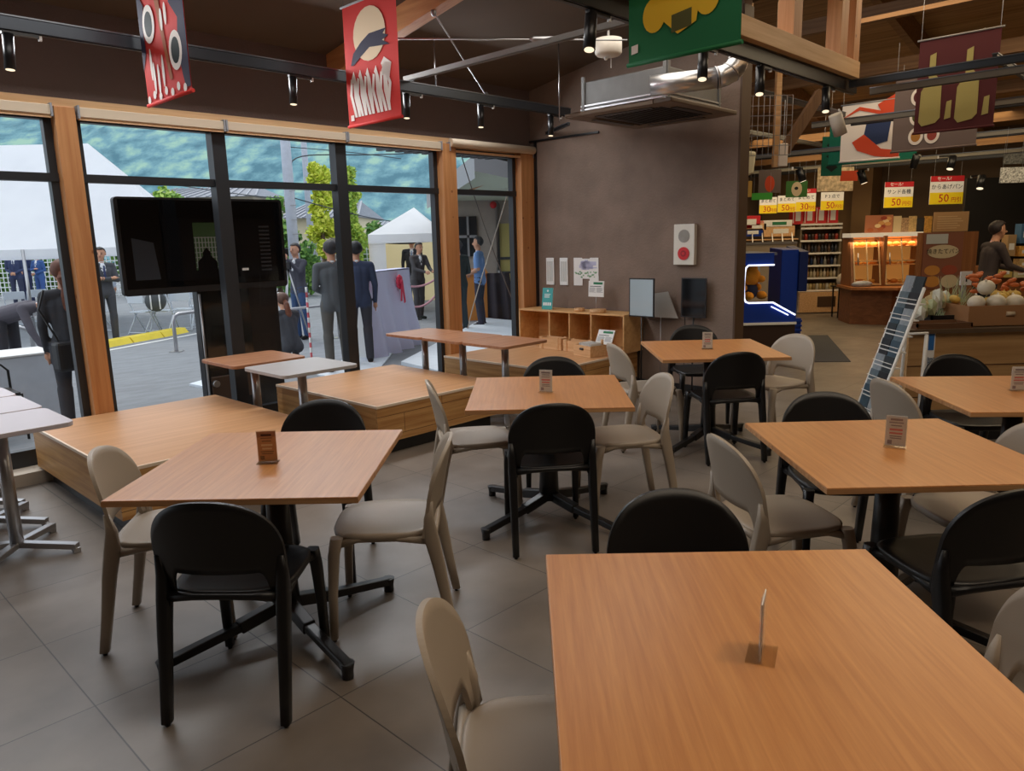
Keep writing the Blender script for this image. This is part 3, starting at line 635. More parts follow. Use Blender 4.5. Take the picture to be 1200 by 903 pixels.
# ------------------------------------------------------------------ ceiling cassette air conditioner with duct
t = thing('air_conditioner', 'ceiling cassette air conditioner with bare metal casing above the brown wall', 'air conditioner', UV(5.74, 3.79, 2.585), YAW)
M_ACP = mat('ac_panel', srgb(112, 94, 76), .5)
mb = MB(); w = .53
for (a, b, c, d) in ((-w, w, -w, -w+.17), (-w, w, w-.17, w), (-w, -w+.17, -w+.17, w-.17), (w-.17, w, -w+.17, w-.17)): mb.box(a, b, c, d, -.03, .005)
obj('face_panel', mb, M_ACP, t, bevel=.008)
mb = MB(); mb.box(-w+.17, w-.17, -w+.17, w-.17, -.02, 0)
for k in range(14): mb.box(-w+.18, w-.18, -.3+.044*k, -.285+.044*k, -.026, -.02)
obj('intake_grille', mb, M_BMET, t)
for s in (-1, 1):
    mb = MB(); mb.box(-.28, .28, s*.40-.03, s*.40+.03, -.035, -.029); obj('air_vane', mb, M_BMET, t)
    mb = MB(); mb.box(s*.40-.03, s*.40+.03, -.28, .28, -.035, -.029); obj('air_vane', mb, M_BMET, t)
mb = MB(); c = .42; mb.box(-c, c, -c, c, .01, .26); cs = obj('metal_casing', mb, M_GALV, t, bevel=.006)
mb = MB()
for q in (.03, .06): mb.box(-c-.01, c+.01, -c-.01, c+.01, q, q+.012)
obj('casing_rim', mb, M_STEEL, cs)
for q in (-c, c-.03): obj('mounting_bracket', MB().box(q, q+.03, -c-.012, -c, .02, .3), M_GALV, t); obj('mounting_bracket', MB().box(-c-.012, -c, q, q+.03, .02, .3), M_GALV, t)
t = thing('silver_duct', 'silver round air duct with an elbow above the air conditioner', 'duct', UV(5.77, 3.95, 2.78))
a, b = dep(762, 101, 6.0), dep(840, 91, 5.9); o = t.location
mb = MB(); mb.tube([a-o, b-o], .075, 20); obj('straight_pipe', mb, mat('duct_silver', srgb(205, 205, 205), .28, .85), t)
mb = MB(); q = []
for k in range(7): s = k/6; q.append((b-o)*(1-s)**2+(dep(870, 86, 5.88)-o)*2*s*(1-s)+(dep(866, 54, 5.95)-o)*s*s)
mb.tube(q, .078, 20); e = obj('elbow', mb, MATS['duct_silver'], t)
mb = MB()
for k in (0, 2, 4): d = (q[k+1]-q[k]).normalized(); mb.tube([q[k]-d*.006, q[k]+d*.006], .083, 20)
obj('elbow_seams', mb, M_STEEL, e)
# drum shaped ceiling sensor
P = dep(713, 54, 6.2); t = thing('ceiling_sensor', 'white drum-shaped ceiling unit hanging between the track and the green banner', 'sensor', P)
mb = MB(); mb.lathe([(0, -.07), (.09, -.07), (.105, -.05), (.105, .05), (0, .06)], 24); obj('drum', mb, mat('sensor_cream', srgb(222, 214, 200), .5), t)
mb = MB(); mb.tube([(0, 0, .06), (0, 0, .55)], .01, 8); obj('stem', mb, M_STEEL, t)
mb = MB(); mb.tube([(.02, 0, -.07), (.02, 0, -.16)], .003, 6); mb.ball((-.02, 0, -.09), .015, 8); obj('pull_cord', mb, M_WHITE, t)

# ------------------------------------------------------------------ banners hanging across the room (planes u = const)
def banner(lab, u, v0, v1, z0, z1, m, fn, rodm=M_GREY, sway=.012, rods=True, group='hanging cloth banners'):
    w = v1-v0; t = thing('hanging_banner', lab, 'banner', UV(u, (v0+v1)/2, z0), YAW-pi/2, group)
    H = z1-z0
    f = lambda a, b: ((a-.5)*w, -.01*sin(b*5)*sway*40*.3, .012+b*(H-.012))
    mb = MB(); mb.grid(f, 6, 20); cl = obj('cloth', mb, m, t)
    mb = MB(); mb.tube([(-w/2-.008, 0, .004), (w/2+.008, 0, .004)], .011, 10); obj('bottom_hem', mb, m, t)
    mb = MB(); mb.tube([(-w/2-.02, 0, H), (w/2+.02, 0, H)], .008, 10); obj('top_rod', mb, rodm, t)
    mb = MB(); mb.tube([(-w/2+.01, 0, H), (-w/2+.01, 0, H+.35)], .002, 6); mb.tube([(w/2-.01, 0, H), (w/2-.01, 0, H+.35)], .002, 6); obj('hanging_wire', mb, M_STEEL, t)
    fn(cl, w, H); return t
def shape(p, pts, m, k=0, name='printed_shape', both=False):   # polygon printed on the -y face of cloth
    mb = MB(); y = -.006-.0006*k; mb.add([(x, y, z) for x, z in pts], [list(range(len(pts)))]); return obj(name, mb, m, p)
def oval(cx, cz_, rx, rz_, n=22, rot=0): return [(cx+rx*cos(2*pi*i/n)*cos(rot)-rz_*sin(2*pi*i/n)*sin(rot), cz_+rx*cos(2*pi*i/n)*sin(rot)+rz_*sin(2*pi*i/n)*cos(rot)) for i in range(n)]
C_RED = mat('banner_red', srgb(204, 46, 38), .75); C_CREAM = mat('banner_cream', srgb(228, 205, 170), .75); C_NAVY = mat('banner_navy', srgb(44, 42, 66), .75)
C_WHT = mat('banner_white', srgb(238, 228, 220), .75); C_ORG = mat('banner_brown', srgb(160, 84, 40), .75); C_BLK = mat('banner_black', srgb(26, 38, 38), .75)
def b1(p, w, H):
    shape(p, [(-w/2, .2), (-w*.40, .3), (-w*.42, .45), (-w*.36, .55), (-w*.45, .62), (-w/2, .62)], C_NAVY)
    shape(p, [(w/2, .03), (w/2, .8), (w*.3, .8), (w*.34, .6), (w*.2, .5), (w*.36, .4), (w*.3, .25), (w*.36, .1), (w*.4, .03)], C_NAVY)
    shape(p, [(-.02, .8), (-.06, .55), (.0, .3), (.05, .1), (.09, .1), (.04, .3), (.0, .52), (.04, .8)], C_ORG, 1)
    for cx, cz_ in ((-.17, .44), (.16, .24), (.02, .68)):
        shape(p, oval(cx, cz_, .085, .105), C_WHT, 2, 'ring'); shape(p, oval(cx, cz_, .055, .07), C_BLK, 3, 'ring_centre')
    for x, z in ((-.16, .08), (-.1, .06), (-.03, .1), (-.19, .16)): shape(p, oval(x, z+.06, .016, .09), C_WHT, 2)
    for x, z in ((.07, .42), (.01, .40)): shape(p, oval(x, z+.03, .018, .06), C_WHT, 2)
    for k in range(7): shape(p, oval(-.27+.085*k, .03+.02*(k % 2), .022, .024, 10), C_WHT, 3)
banner('red banner with ringed eye-like circles and dark edges, leftmost of the hanging banners', 1.95, 4.29, 4.91, 2.4, 3.2, C_RED, b1)
def b2(p, w, H):
    shape(p, [(x, z) for x, z in oval(.0, .60, .19, .18)], C_CREAM, 0, 'pale_disc')
    shape(p, [(-.24, .42), (-.2, .5), (-.1, .56), (.0, .6), (.2, .6), (.16, .57), (.22, .55), (.15, .53), (.23, .49), (.1, .5), (.0, .51), (-.12, .46), (-.2, .42)], C_NAVY, 1, 'dark_cap')
    for x in (-.2, -.12, -.03, .07, .16):
        shape(p, [(x-.035, .34), (x-.06, .3), (x-.01, .38), (x+.02, .3), (x+.05, .06), (x+.02, .06), (x-.02, .2), (x-.02, .32)], C_WHT, 1, 'noodle_stroke')
        shape(p, [(x-.05, .33), (x-.07, .22), (x-.02, .06), (x+.01, .06), (x-.04, .22), (x-.025, .32)], C_WHT, 2, 'noodle_stroke')
    shape(p, [(.12, .38), (.16, .42), (.24, .37), (.15, .39), (.2, .24), (.17, .1), (.2, .1), (.23, .24), (.17, .36)], C_WHT, 2, 'noodle_stroke')
    shape(p, [(-w/2+.04, .04), (-w/2+.08, .04), (-w/2+.08, .08), (-w/2+.04, .08)], C_WHT, 2, 'small_stamp')
banner('red banner with a pale disc and white noodle-like strokes', 3.41, 4.29, 4.92, 2.4, 3.235, C_RED, b2)
C_GRN = mat('banner_green', srgb(16, 110, 62), .75); C_YEL = mat('banner_yellow', srgb(238, 190, 30), .75); C_OLV = mat('banner_olive', srgb(86, 84, 30), .75)
def b3(p, w, H):
    shape(p, oval(-.01, .30, .14, .17, 30), C_YEL, 0, 'yellow_body'); shape(p, oval(-.155, .21, .065, .08), C_YEL, 1, 'yellow_side'); shape(p, oval(.135, .24, .065, .085), C_YEL, 1, 'yellow_side')
    shape(p, [(-.11, .18), (-.02, .1), (.08, .14), (.09, .2), (-.1, .24)], C_YEL, 2, 'yellow_foot')
    shape(p, [(-.055, .11), (.055, .125), (.055, .205), (-.055, .19)], C_OLV, 3, 'olive_square')
    shape(p, [(-w/2+.02, .05), (-w/2+.06, .055), (-w/2+.06, .095), (-w/2+.02, .09)], C_WHT, 2, 'small_stamp')
banner('green banner with a yellow three-lobed shape and olive square', 3.36, 1.74, 2.355, 2.4, 3.2, C_GRN, b3)
C_PUR = mat('banner_maroon', srgb(92, 34, 40), .75); C_OLC = mat('banner_pale_olive', srgb(190, 178, 110), .75)
def b4(p, w, H):
    for cx in (-.19, .1):
        shape(p, [(cx-.03, .66), (cx+.02, .68), (cx+.02, .5), (cx+.08, .42), (cx+.085, .12), (cx+.05, .08), (cx-.06, .06), (cx-.09, .1), (cx-.085, .36), (cx-.03, .46)], C_OLC, 0, 'bottle_shape')
        shape(p, [(cx+.12, .1), (cx+.17, .11), (cx+.17, .26), (cx+.13, .25)], C_OLC, 1, 'glass_shape')
banner('maroon banner with two pale bottle shapes at upper right', 7.75, 1.64, 2.27, 2.4, 3.2, C_PUR, b4)
C_TAU = mat('banner_taupe', srgb(112, 96, 92), .75); C_AMB = mat('banner_amber', srgb(176, 120, 50), .75)
def b5(p, w, H):
    cols = [C_PUR, C_TAU, C_OLV, C_AMB, C_AMB, mat('banner_brick', srgb(150, 60, 50), .75)]
    for i in range(6):
        cx = -.16+.15*(i % 2); cz_ = .52-.19*(i//2); shape(p, oval(cx, cz_, .07, .085), C_WHT, 0, 'bowl_ring'); shape(p, oval(cx, cz_, .045, .055), cols[i], 1, 'bowl_filling')
banner('taupe banner with six ringed bowls, half behind the maroon banner', 8.6, 1.95, 2.72, 2.33, 3.05, C_TAU, b5)
C_TURQ = mat('banner_turquoise', srgb(20, 120, 96), .75); C_OR = mat('banner_vermilion', srgb(214, 74, 38), .75); C_BLU = mat('banner_blue', srgb(38, 54, 96), .75)
def b6(p, w, H):
    shape(p, [(-w/2, .5), (-w*.2, .58), (w*.2, .5), (w*.2, .54), (-w*.2, .62)], C_OR, 0); shape(p, [(w*.1, .62), (w*.4, .72), (w/2, .5), (w*.2, .5)], C_OR, 0)
    shape(p, [(-w*.05, .48), (w*.35, .48), (w*.3, .2), (w*.05, .16), (-w*.1, .3)], C_BLU, 1); shape(p, [(-w*.3, .22), (-w*.1, .3), (w*.2, .12), (w/2, .08), (w*.5, .0), (w*.1, .04), (-w*.2, .12)], C_OR, 2)
banner('white banner with orange strokes and a dark blue patch', 9.6, 2.95, 3.62, 2.36, 3.02, C_WHT, b6)
def none(p, w, H): pass
banner('plain turquoise banner behind the white orange-striped one', 10.6, 3.05, 4.15, 2.42, 3.0, C_TURQ, none)

# ------------------------------------------------------------------ shop hall shell
mb = MB()
f = lambda u, v: 5.1-.19*(u-6.6)
C0, C1 = 6.62, 20
mb.add([(C0, -7, f(C0, 0)), (C1, -7, f(C1, 0)), (C1, 9, f(C1, 0)), (C0, 9, f(C0, 0))], [(0, 1, 2, 3)])
mb.add([(-4, -7, 5.1), (C0, -7, 5.1), (C0, 2.42, 5.1), (-4, 2.42, 5.1)], [(0, 1, 2, 3)])
M_ROOFW = wood('roof_boards', srgb(150, 112, 70), srgb(196, 156, 106), 'Y', .6, .35, planks=((0, 0, pi/2), 3.6, .19, (.86, .8, .7, 1)))
struct('ceiling_shop', mb, M_ROOFW, label='pale wooden board ceiling over the shop')
mb = MB(); mb.box(-4, 6.6, 2.38, 2.42, 3.62, 5.1); struct('wall_upper', mb, M_PLASTER2, label='brown wall strip between the low ceiling and the shop roof')
mb = MB(); mb.box(-4.2, -4, -7, GW+.1, 0, 5.2); struct('wall_left_end', mb, M_PLASTER)
mb = MB(); mb.box(-4, 20, -7.2, -7, 0, 5.2); struct('wall_right', mb, M_PLASTER)
mb = MB(); mb.box(19, 19.2, -7, 9, 0, 3.6); struct('wall_far_end', mb, mat('dark_alcove', srgb(40, 34, 30), .8))
M_TAN = mat('tan_wall', srgb(128, 100, 66), .8, var=.06, vscale=1)
mb = MB(); mb.box(15.9, 16.0, 5.55, 7.6, 0, 3.5); struct('wall_far_left', mb, M_TAN, label='tan wall behind the bottle shelves')
mb = MB(); mb.box(15.5, 16.0, 5.2, 5.56, 0, 3.5); struct('wall_pillar', mb, M_TAN, label='tan pillar beside the bottle shelves')
M_BRN = mat('brown_shop_wall', srgb(96, 78, 60), .8, var=.06, vscale=1)
mb = MB(); mb.box(16.1, 16.2, 2.6, 5.3, 0, 3.5); struct('wall_far_right', mb, M_BRN, label='brown wall behind the bread display')
mb = MB(); mb.prism([(6.62, 6.12), (8.6, 7.3), (16, 7.6), (16, 7.7), (8.55, 7.4), (6.62, 6.25)], 0, 5); struct('wall_shop_left', mb, M_BRN)
M_PURL = wood('purlin', srgb(128, 92, 58), srgb(168, 126, 84), 'Y', .6, .5)
# wooden frame over the passage
t = thing('timber_frame', 'pale timber beam with two pairs of posts standing on it above the black track', 'frame', UV(5.0, 2.52, 2.8), YAW)
mb = MB(); mb.box(-2.8, 1.85, -.06, .06, 0, .13); obj('beam', mb, M_PINEH, t, bevel=.003)
for x in (.62, 1.5):
    mb = MB(); mb.box(x-.07, x+.07, -.05, .07, .13, 2.2); obj('post', mb, M_PINE, t)
mb = MB(); mb.box(1.72, 1.84, -.05, .07, .13, 2.2); obj('post', mb, M_PINE, t)
for i, (u, z) in enumerate(((7.9, 4.35), (9.4, 4.05), (10.9, 3.75), (12.2, 3.5), (13.4, 3.27), (14.5, 3.05))):
    mb = MB(); mb.box(u-.05, u+.05, -4, 7.2, z-.2, z-.04); struct('trim_%d' % (20+i), mb, M_PURL, label='roof purlin over the shop')
for i, v in enumerate((5.6, 3.4, 1.2, -1.0)):
    mb = MB(); mb.add([(6.7, v-.05, f(6.7, 0)-.02), (15.8, v-.05, f(15.8, 0)-.02), (15.8, v+.05, f(15.8, 0)-.02), (6.7, v+.05, f(6.7, 0)-.02), (6.7, v-.05, f(6.7, 0)-.3), (15.8, v-.05, f(15.8, 0)-.3), (15.8, v+.05, f(15.8, 0)-.3), (6.7, v+.05, f(6.7, 0)-.3)],
        [(0, 1, 2, 3), (7, 6, 5, 4), (0, 4, 5, 1), (1, 5, 6, 2), (2, 6, 7, 3), (3, 7, 4, 0)]); struct('trim_%d' % (30+i), mb, M_PURL, label='sloping rafter over the shop')
# steel lattice rails over the shop
for i, (u, z) in enumerate(((8.2, 2.62), (9.3, 2.74), (10.6, 2.6), (11.8, 2.7), (13.0, 2.58), (14.2, 2.62))):
    strip('lighting_track', ['dark shop rail nearest the passage beam', 'second dark shop rail from the passage beam', 'third dark shop rail from the passage beam', 'fourth dark shop rail from the passage beam', 'fifth dark shop rail, near the far wall', 'farthest dark shop rail by the far wall'][i], (u, 7.6 if i > 1 else 3.4), (u, -2.5), z, M_BMET if i % 2 else mat('rail_grey', srgb(120, 115, 105), .5), .04, .05)
for i, v in enumerate((5.1, 3.6, 1.6, 0.2)):
    strip('lighting_track', ['dark cross rail left over the shop', 'dark cross rail second from left over the shop', 'dark cross rail above the bread display', 'dark cross rail at the right over the shop'][i], (7.4, v), (14.6, v), 2.9-.01*i, M_BMET, .035, .045)
r = random.Random(11)
for i, (x, y, lab) in enumerate(((1076, 180, 'lit spotlight below the taupe banner'), (1146, 205, 'lit spotlight over the right price sign'), (1110, 182, 'spotlight between the two right price signs'), (934, 196, 'small spotlight over the left price signs'), (1012, 198, 'spotlight left of the bread sign'))):
    P = dep(x, y, 9.5); t2 = spot(lab, P, (.2*(-1)**i, .3), .14, .045, M_BMET, i)
t = thing('white_speaker', 'white cylindrical lamp tilted below the rail crossing', 'lamp', dep(983, 128, 6.6)); mb = MB()
mb.tube([(0, 0, 0), (.02, .02, -.02)], .008, 8); obj('hook', mb, M_WHITE, t); mb = MB(); mb.tube([(-.03, 0, -.04), (.04, .03, -.2)], .055, 18); obj('lamp_body', mb, mat('lamp_cream', srgb(205, 196, 184), .5), t)
# diagonal strut with a pale sign below it
A, B = dep(962, 108, 7.6), dep(918, 178, 7.6); t, mid = rod('diagonal_strut', 'brown diagonal timber strut beside the wire mesh', 'strut', A, B, .004, M_PINE)
mb = MB(); mb.bar(A-mid, B-mid, .1, .09); obj('strut_timber', mb, wood('strut_brown', srgb(96, 68, 46), srgb(126, 94, 64), 'Z', .6), t)
x0, x1, z0, z1 = rect(912, 168, 923, 195, 7.5); t = thing('paper_tag', 'pale rounded plate hanging at the lower end of the strut', 'sign', ((x0+x1)/2, 7.5, z0)); mb = MB(); mb.box((x0-x1)/2, (x1-x0)/2, -.01, .01, 0, z1-z0); obj('plate', mb, C_WHT, t, bevel=.008)
mb = MB(); mb.tube([(0, 0, z1-z0), (0, 0, z1-z0+.4)], .003, 6); obj('hanging_wire', mb, M_STEEL, t)
# wire mesh partition
x0, x1, z0, z1 = rect(868, 112, 928, 182, 7.4); t = thing('wire_mesh', 'white wire mesh panel high up beside the brown wall end', 'mesh panel', ((x0+x1)/2, 7.4, z0)); mb = MB(); W2 = (x1-x0)/2
for k in range(10): mb.tube([(-W2+2*W2*k/9, 0, 0), (-W2+2*W2*k/9, 0, z1-z0)], .0035, 5)
for k in range(7): mb.tube([(-W2, 0, (z1-z0)*k/6), (W2, 0, (z1-z0)*k/6)], .0035, 5)
obj('wires', mb, M_STEEL, t)
mb = MB()
for q in (-.18, .12): mb.box(q, q+.05, .1, .16, -.1, 1.4)
obj('timber_studs', mb, M_PINEH, t)
# hanging pale lantern and yellow card near the wall end
t = thing('paper_lantern', 'pale paper lantern shape hanging beside the end of the brown wall', 'lantern', dep(875, 192, 8.2)); mb = MB()
mb.prismY([(-.09, -.14), (-.03, -.14), (.07, -.1), (.09, .12), (-.09, .14)], -.04, .04); obj('lantern_body', mb, mat('lantern_paper', srgb(215, 208, 180), .6), t, bevel=.02)
mb = MB(); mb.tube([(0, 0, .13), (0, 0, .8)], .003, 6); obj('hanging_wire', mb, M_STEEL, t)
def hang(lab, x0, y0, x1, y1, Y, m, fn=None, name='hanging_sign', cat='sign', group='small colourful signs hanging over the shop'):
    a, b, c, d = rect(x0, y0, x1, y1, Y); t = thing(name, lab, cat, ((a+b)/2, Y, c), 0, group); W = b-a; H = d-c
    mb = MB(); mb.box(-W/2, W/2, -.006, .006, 0, H); p = obj('panel', mb, m, t)
    mb = MB(); mb.tube([(-W*.4, 0, H), (-W*.4, 0, H+.3)], .002, 5); mb.tube([(W*.4, 0, H), (W*.4, 0, H+.3)], .002, 5); obj('hanging_wire', mb, M_STEEL, t)
    if fn: fn(p, W, H)
    return t
sh = lambda p, pts, m, k=0: shape(p, [(x, z) for x, z in pts], m, k+2)
hang('amber card hanging by the wall end above the shop', 867, 212, 881, 231, 12, mat('amber_card', srgb(196, 150, 70), .6))
hang('taupe sign with a red flask shape', 889, 199, 915, 226, 12, C_TAU, lambda p, w, h: sh(p, oval(0, h*.4, w*.22, h*.35), C_OR))
hang('bright green narrow sign below the flask sign', 881, 226, 905, 234, 11.9, mat('bright_green', srgb(70, 180, 60), .6))
hang('green sign with a cream oval patch', 921, 212, 946, 231, 12, mat('leaf_green', srgb(60, 120, 50), .6), lambda p, w, h: (sh(p, oval(0, h*.5, w*.25, h*.45), C_CREAM), sh(p, oval(-w*.02, h*.55, w*.09, h*.1), C_BLK, 1)))
hang('cream speckled sign above the single price sign', 958, 196, 1000, 224, 12.4, mat('speckled', srgb(190, 170, 140), .7, var=.5, vscale=18))
hang('red and teal sign with dark diamonds', 963, 160, 987, 206, 11, C_TURQ, lambda p, w, h: [sh(p, [(-w*.0, h*(.1+.28*k)), (w*.3, h*(.22+.28*k)), (0, h*(.34+.28*k)), (-w*.3, h*(.22+.28*k))], C_BLK, k) for k in range(3)])
hang('small vermilion sign below the rails', 985, 200, 1005, 212, 11.5, C_OR)
hang('pale grid sign at the far right under the rails', 1172, 196, 1200, 214, 9, mat('grid_print', srgb(190, 190, 185), .6, var=.8, vscale=60))
hang('smaller dark patterned sign above the pale grid sign', 1176, 180, 1200, 192, 9, mat('grid_print2', srgb(90, 90, 86), .6, var=.8, vscale=50))
# price signs
C_PY = mat('price_yellow', srgb(246, 214, 30), .6, emit=.12); C_PW = mat('price_white', srgb(244, 242, 236), .6, emit=.1); C_PR = mat('price_red', srgb(200, 34, 44), .6, emit=.05)
def price(lab, x0, y0, x1, y1, Y, num, head=True, title='まとめて'):
    a, b, c, d = rect(x0, y0, x1, y1, Y); W = b-a; H = d-c; t = thing('price_sign', lab, 'price sign', ((a+b)/2, Y, c), 0, 'yellow and white discount signs over the shop')
    mb = MB(); mb.box(-W/2, W/2, 0, .01, 0, H); p = obj('card', mb, C_PW, t); hh = H*.2 if head else 0
    mb = MB(); mb.box(-W/2, W/2, -.002, 0, 0, (H-hh)*.52); obj('yellow_field', mb, C_PY, p)
    if head: mb = MB(); mb.box(-W/2, W/2, -.002, 0, H-hh, H); obj('red_header', mb, C_PR, p); text('セール!', hh*.8, C_PW, p, (-W*.1, -.003, H-hh/2), name='header_lettering')
    text(num, (H-hh)*.5, C_PR, p, (-W*.08, -.004, (H-hh)*.25), name='price_number'); text('円引', (H-hh)*.24, C_PR, p, (W*.3, -.004, (H-hh)*.18), name='price_unit')
    text(title, (H-hh)*.24, M_DARK, p, (0, -.003, (H-hh)*.76), name='title_lettering')
    mb = MB(); mb.tube([(-W*.4, .005, H), (-W*.4, .005, H+.5)], .002, 5); mb.tube([(W*.4, .005, H), (W*.4, .005, H+.5)], .002, 5); obj('hanging_wire', mb, M_STEEL, t)
price('discount sign reading 30, leftmost over the bottle shelves', 890, 231, 910.5, 250, 14.2, '30', False)
price('discount sign reading 50 between the two signs reading 30', 911.5, 229, 932.5, 248.5, 14.2, '50', False)
price('discount sign reading 30 right of its neighbour reading 50', 933, 221, 956, 247.5, 14.2, '30', True)
price('discount sign reading 50 alone beside the tan pillar', 962, 225, 988.5, 246, 14.2, '50', False, 'P 3 点で')
price('discount sign reading 50 with red header above the bread display', 1036.5, 213, 1070, 243, 13.2, '50', True, 'サンド各種')
price('largest discount sign reading 50 with red header, right of the bread display', 1090, 206, 1129, 239, 12.6, '50', True, 'からあげパン')

# ------------------------------------------------------------------ shop furniture
# blue plush kiosk
kx0, kx1, kz0, kz1 = rect(845, 290, 932, 412, 9.4)
t = thing('toy_kiosk', 'blue display kiosk with a white light line on a dark base beyond the brown wall', 'kiosk', (0, 9.4, 0))
bx0, bx1, _, _ = rect(845, 377, 931, 412, 9.4)
M_KB = mat('kiosk_blue', srgb(20, 56, 150), .35); M_KD = mat('kiosk_navy', srgb(14, 36, 92), .4)
mb = MB(); mb.box(bx0, bx1, 0, 1.1, 0, .4); obj('base_cabinet', mb, mat('kiosk_brown', srgb(52, 34, 26), .5), t)
mb = MB(); mb.box(bx0, bx1+.01, -.02, 1.12, .4, .43); obj('white_ledge', mb, M_WHITE, t)
pz = lambda x, y: (dep(x, y, 9.4).x, dep(x, y, 9.4).z)
P = [pz(845, 373), pz(930, 373), pz(930, 366), pz(907, 352), pz(907, 312), pz(904, 296), pz(845, 296)]
P[0] = (P[0][0], .43); P[1] = (P[1][0], .43)
inner = [pz(873, 311), pz(907, 311), pz(907, 355), pz(873, 355)]
mb = MB(); X0 = bx0; xL = inner[0][0]; xR = inner[1][0]; zB = inner[3][1]; zT = inner[0][1]
mb.box(X0, xL, 0, .04, .43, P[5][1]); mb.box(xL, xR, 0, .04, .43, zB); mb.box(xL, xR, 0, .04, zT, P[5][1])
mb.prismY([(xR, .43), (bx1, .43), (bx1, .5), (xR, zB)], 0, .04)
obj('blue_panel', mb, M_KB, t); obj('back_panel', MB().box(X0, xR, 1.0, 1.05, .5, P[5][1]-.3), M_KB, t)
mb = MB(); mb.box(X0, xR+.05, .04, 1.05, P[5][1]-.03, P[5][1]); mb.box(X0, X0+.03, .04, 1.0, .43, P[5][1]-.03); obj('top_cover', mb, mat('kiosk_grey', srgb(110, 115, 125), .5), t)
mb = MB(); mb.box(X0, bx1, .04, 1.05, .43, .5); obj('inner_floor', mb, M_KB, t)
mb = MB(); mb.tube([(xR, -.015, zT), (xL+.04, -.015, zT), (xL+.01, -.015, zT-.03), (xL, -.015, zT-.08), (xL, -.015, zB+.06), (xL+.02, -.015, zB+.015), (xL+.06, -.015, zB), (xR, -.015, zB), (bx1-.01, -.015, .52)], .011, 8)
mb.tube([(xR-.02, -.02, zB-.05), (bx1-.1, -.02, .52)], .008, 8); obj('light_line', mb, mat('neon', (.75, .8, 1, 1), .4, emit=1.6), t)
tc = ((xL+xR)/2, 9.4+.35)
t = thing('plush_toy', 'orange plush toy bear sitting inside the lit kiosk window', 'toy', (tc[0]+.0, 9.75, zB+.03), radians(25)); M_PL = mat('orange_plush', srgb(232, 150, 36), .9, bump=.6, bscale=80); M_PLB = mat('navy_plush', srgb(36, 40, 66), .9)
mb = MB(); mb.ball((0, 0, .28), .13, 14, sc=(1.05, 1, 1)); mb.ball((.08, -.1, .25), .06, 10, sc=(1, 1.2, .8)); hd = obj('head', mb, M_PL, t)
for s in (-1, 1): mb = MB(); mb.ball((s*.09, .02, .39), .04, 10); obj('ear', mb, M_PL, hd)
mb = MB(); mb.ball((0, 0, .1), .11, 12, sc=(1, .9, 1.1)); obj('body', mb, M_PLB, t)
for s in (-1, 1):
    mb = MB(); mb.ball((s*.11, -.1, .04), .055, 10, sc=(1, 1.6, 1)); obj('foot', mb, M_PL, t)
    mb = MB(); mb.ball((s*.12, -.02, .14), .04, 10, sc=(1, 1.4, 1.2)); obj('arm', mb, M_PL, t)
t = thing('info_card_rack', 'small cards with red and green print behind the plush toy', 'cards', (tc[0]+.02, 10.1, zB+.02))
mb = MB(); mb.box(-.2, .22, 0, .01, .0, .44); p = obj('backing', mb, mat('pale_blue_card', srgb(170, 190, 215), .6), t)
for k, mm in enumerate((M_RED, C_PY, M_GREENI, M_WHITE, M_WHITE)): mb = MB(); mb.box(-.18+.08*k, -.12+.08*k, -.008, 0, .3-.03*(k % 2), .38); obj('printed_patch', mb, mm, p)
# tall blue bag stack / folding crate tower behind the kiosk
a, b, c, d = rect(908, 290, 936, 340, 10.6); t = thing('blue_crate_stack', 'tall folded blue plastic cover standing beyond the kiosk', 'crate', ((a+b)/2, 10.6, 0))
mb = MB(); W = b-a; mb.prismX([(-.25, .35), (.25, .35), (.25, d), (-.25, d-.02)], -W*.5, W*.2); obj('blue_side', mb, M_KB, t, bevel=.01)
mb = MB(); mb.prismX([(-.28, c+.0), (.25, c), (.25, d+.02), (-.28, d-.05)], W*.2, W*.56); obj('navy_side', mb, M_KD, t, bevel=.01)
mb = MB(); mb.box(-W*.4, W*.45, -.22, .22, 0, .36)
for k in range(5): mb.box(-W*.42, W*.47, -.24, .24, .05+.065*k, .075+.065*k)
obj('lower_crate', mb, M_KB, t)
# bottle shelf
def shelfY(x, y): return dep(x, y, 14.4)
a, b, c, d = rect(936, 262, 984, 361, 14.4); W = b-a; t = thing('bottle_shelf', 'tall store shelf full of bottles and jars before the tan wall', 'shelf', ((a+b)/2, 14.4, 0)); HH = d
mb = MB(); mb.box(-W/2, W/2, .3, .34, 0, HH); mb.box(-W/2, -W/2+.03, 0, .3, 0, HH); mb.box(W/2-.03, W/2, 0, .3, 0, HH); obj('frame', mb, mat('shelf_frame', srgb(120, 108, 90), .5), t)
lv = [.42+i*.235 for i in range(6)]
for z in lv+[HH-.02]: mb = MB(); mb.box(-W/2, W/2, -.02, .3, z, z+.02); s = obj('shelf_board', mb, mat('shelf_board', srgb(180, 172, 155), .5), t); mb = MB(); mb.box(-W/2, W/2, -.026, -.02, z-.01, z+.025); obj('price_rail', mb, M_WHITE, s)
t = thing('display_crate', 'low wooden crate front with a dark label at the foot of the bottle shelf', 'crate', ((a+b)/2, 14.33, 0)); mb = MB(); mb.box(-W/2, W/2, -.05, .04, .02, .4); p = obj('crate_front', mb, M_CRATE, t); mb = MB(); mb.box(-.05, W*.38, -.056, -.05, .12, .32); obj('label', mb, mat('burlap', srgb(80, 54, 34), .8), p)
cols = [[(180, 160, 120), (150, 110, 60), (200, 190, 160)], [(60, 40, 34), (150, 50, 40), (40, 40, 46)], [(40, 46, 60), (60, 60, 66), (90, 70, 60)], [(30, 50, 90), (150, 150, 150), (60, 40, 40)], [(190, 180, 150), (210, 200, 180), (170, 140, 100)], [(190, 170, 120), (150, 130, 90), (200, 196, 180)]]
pro = {}
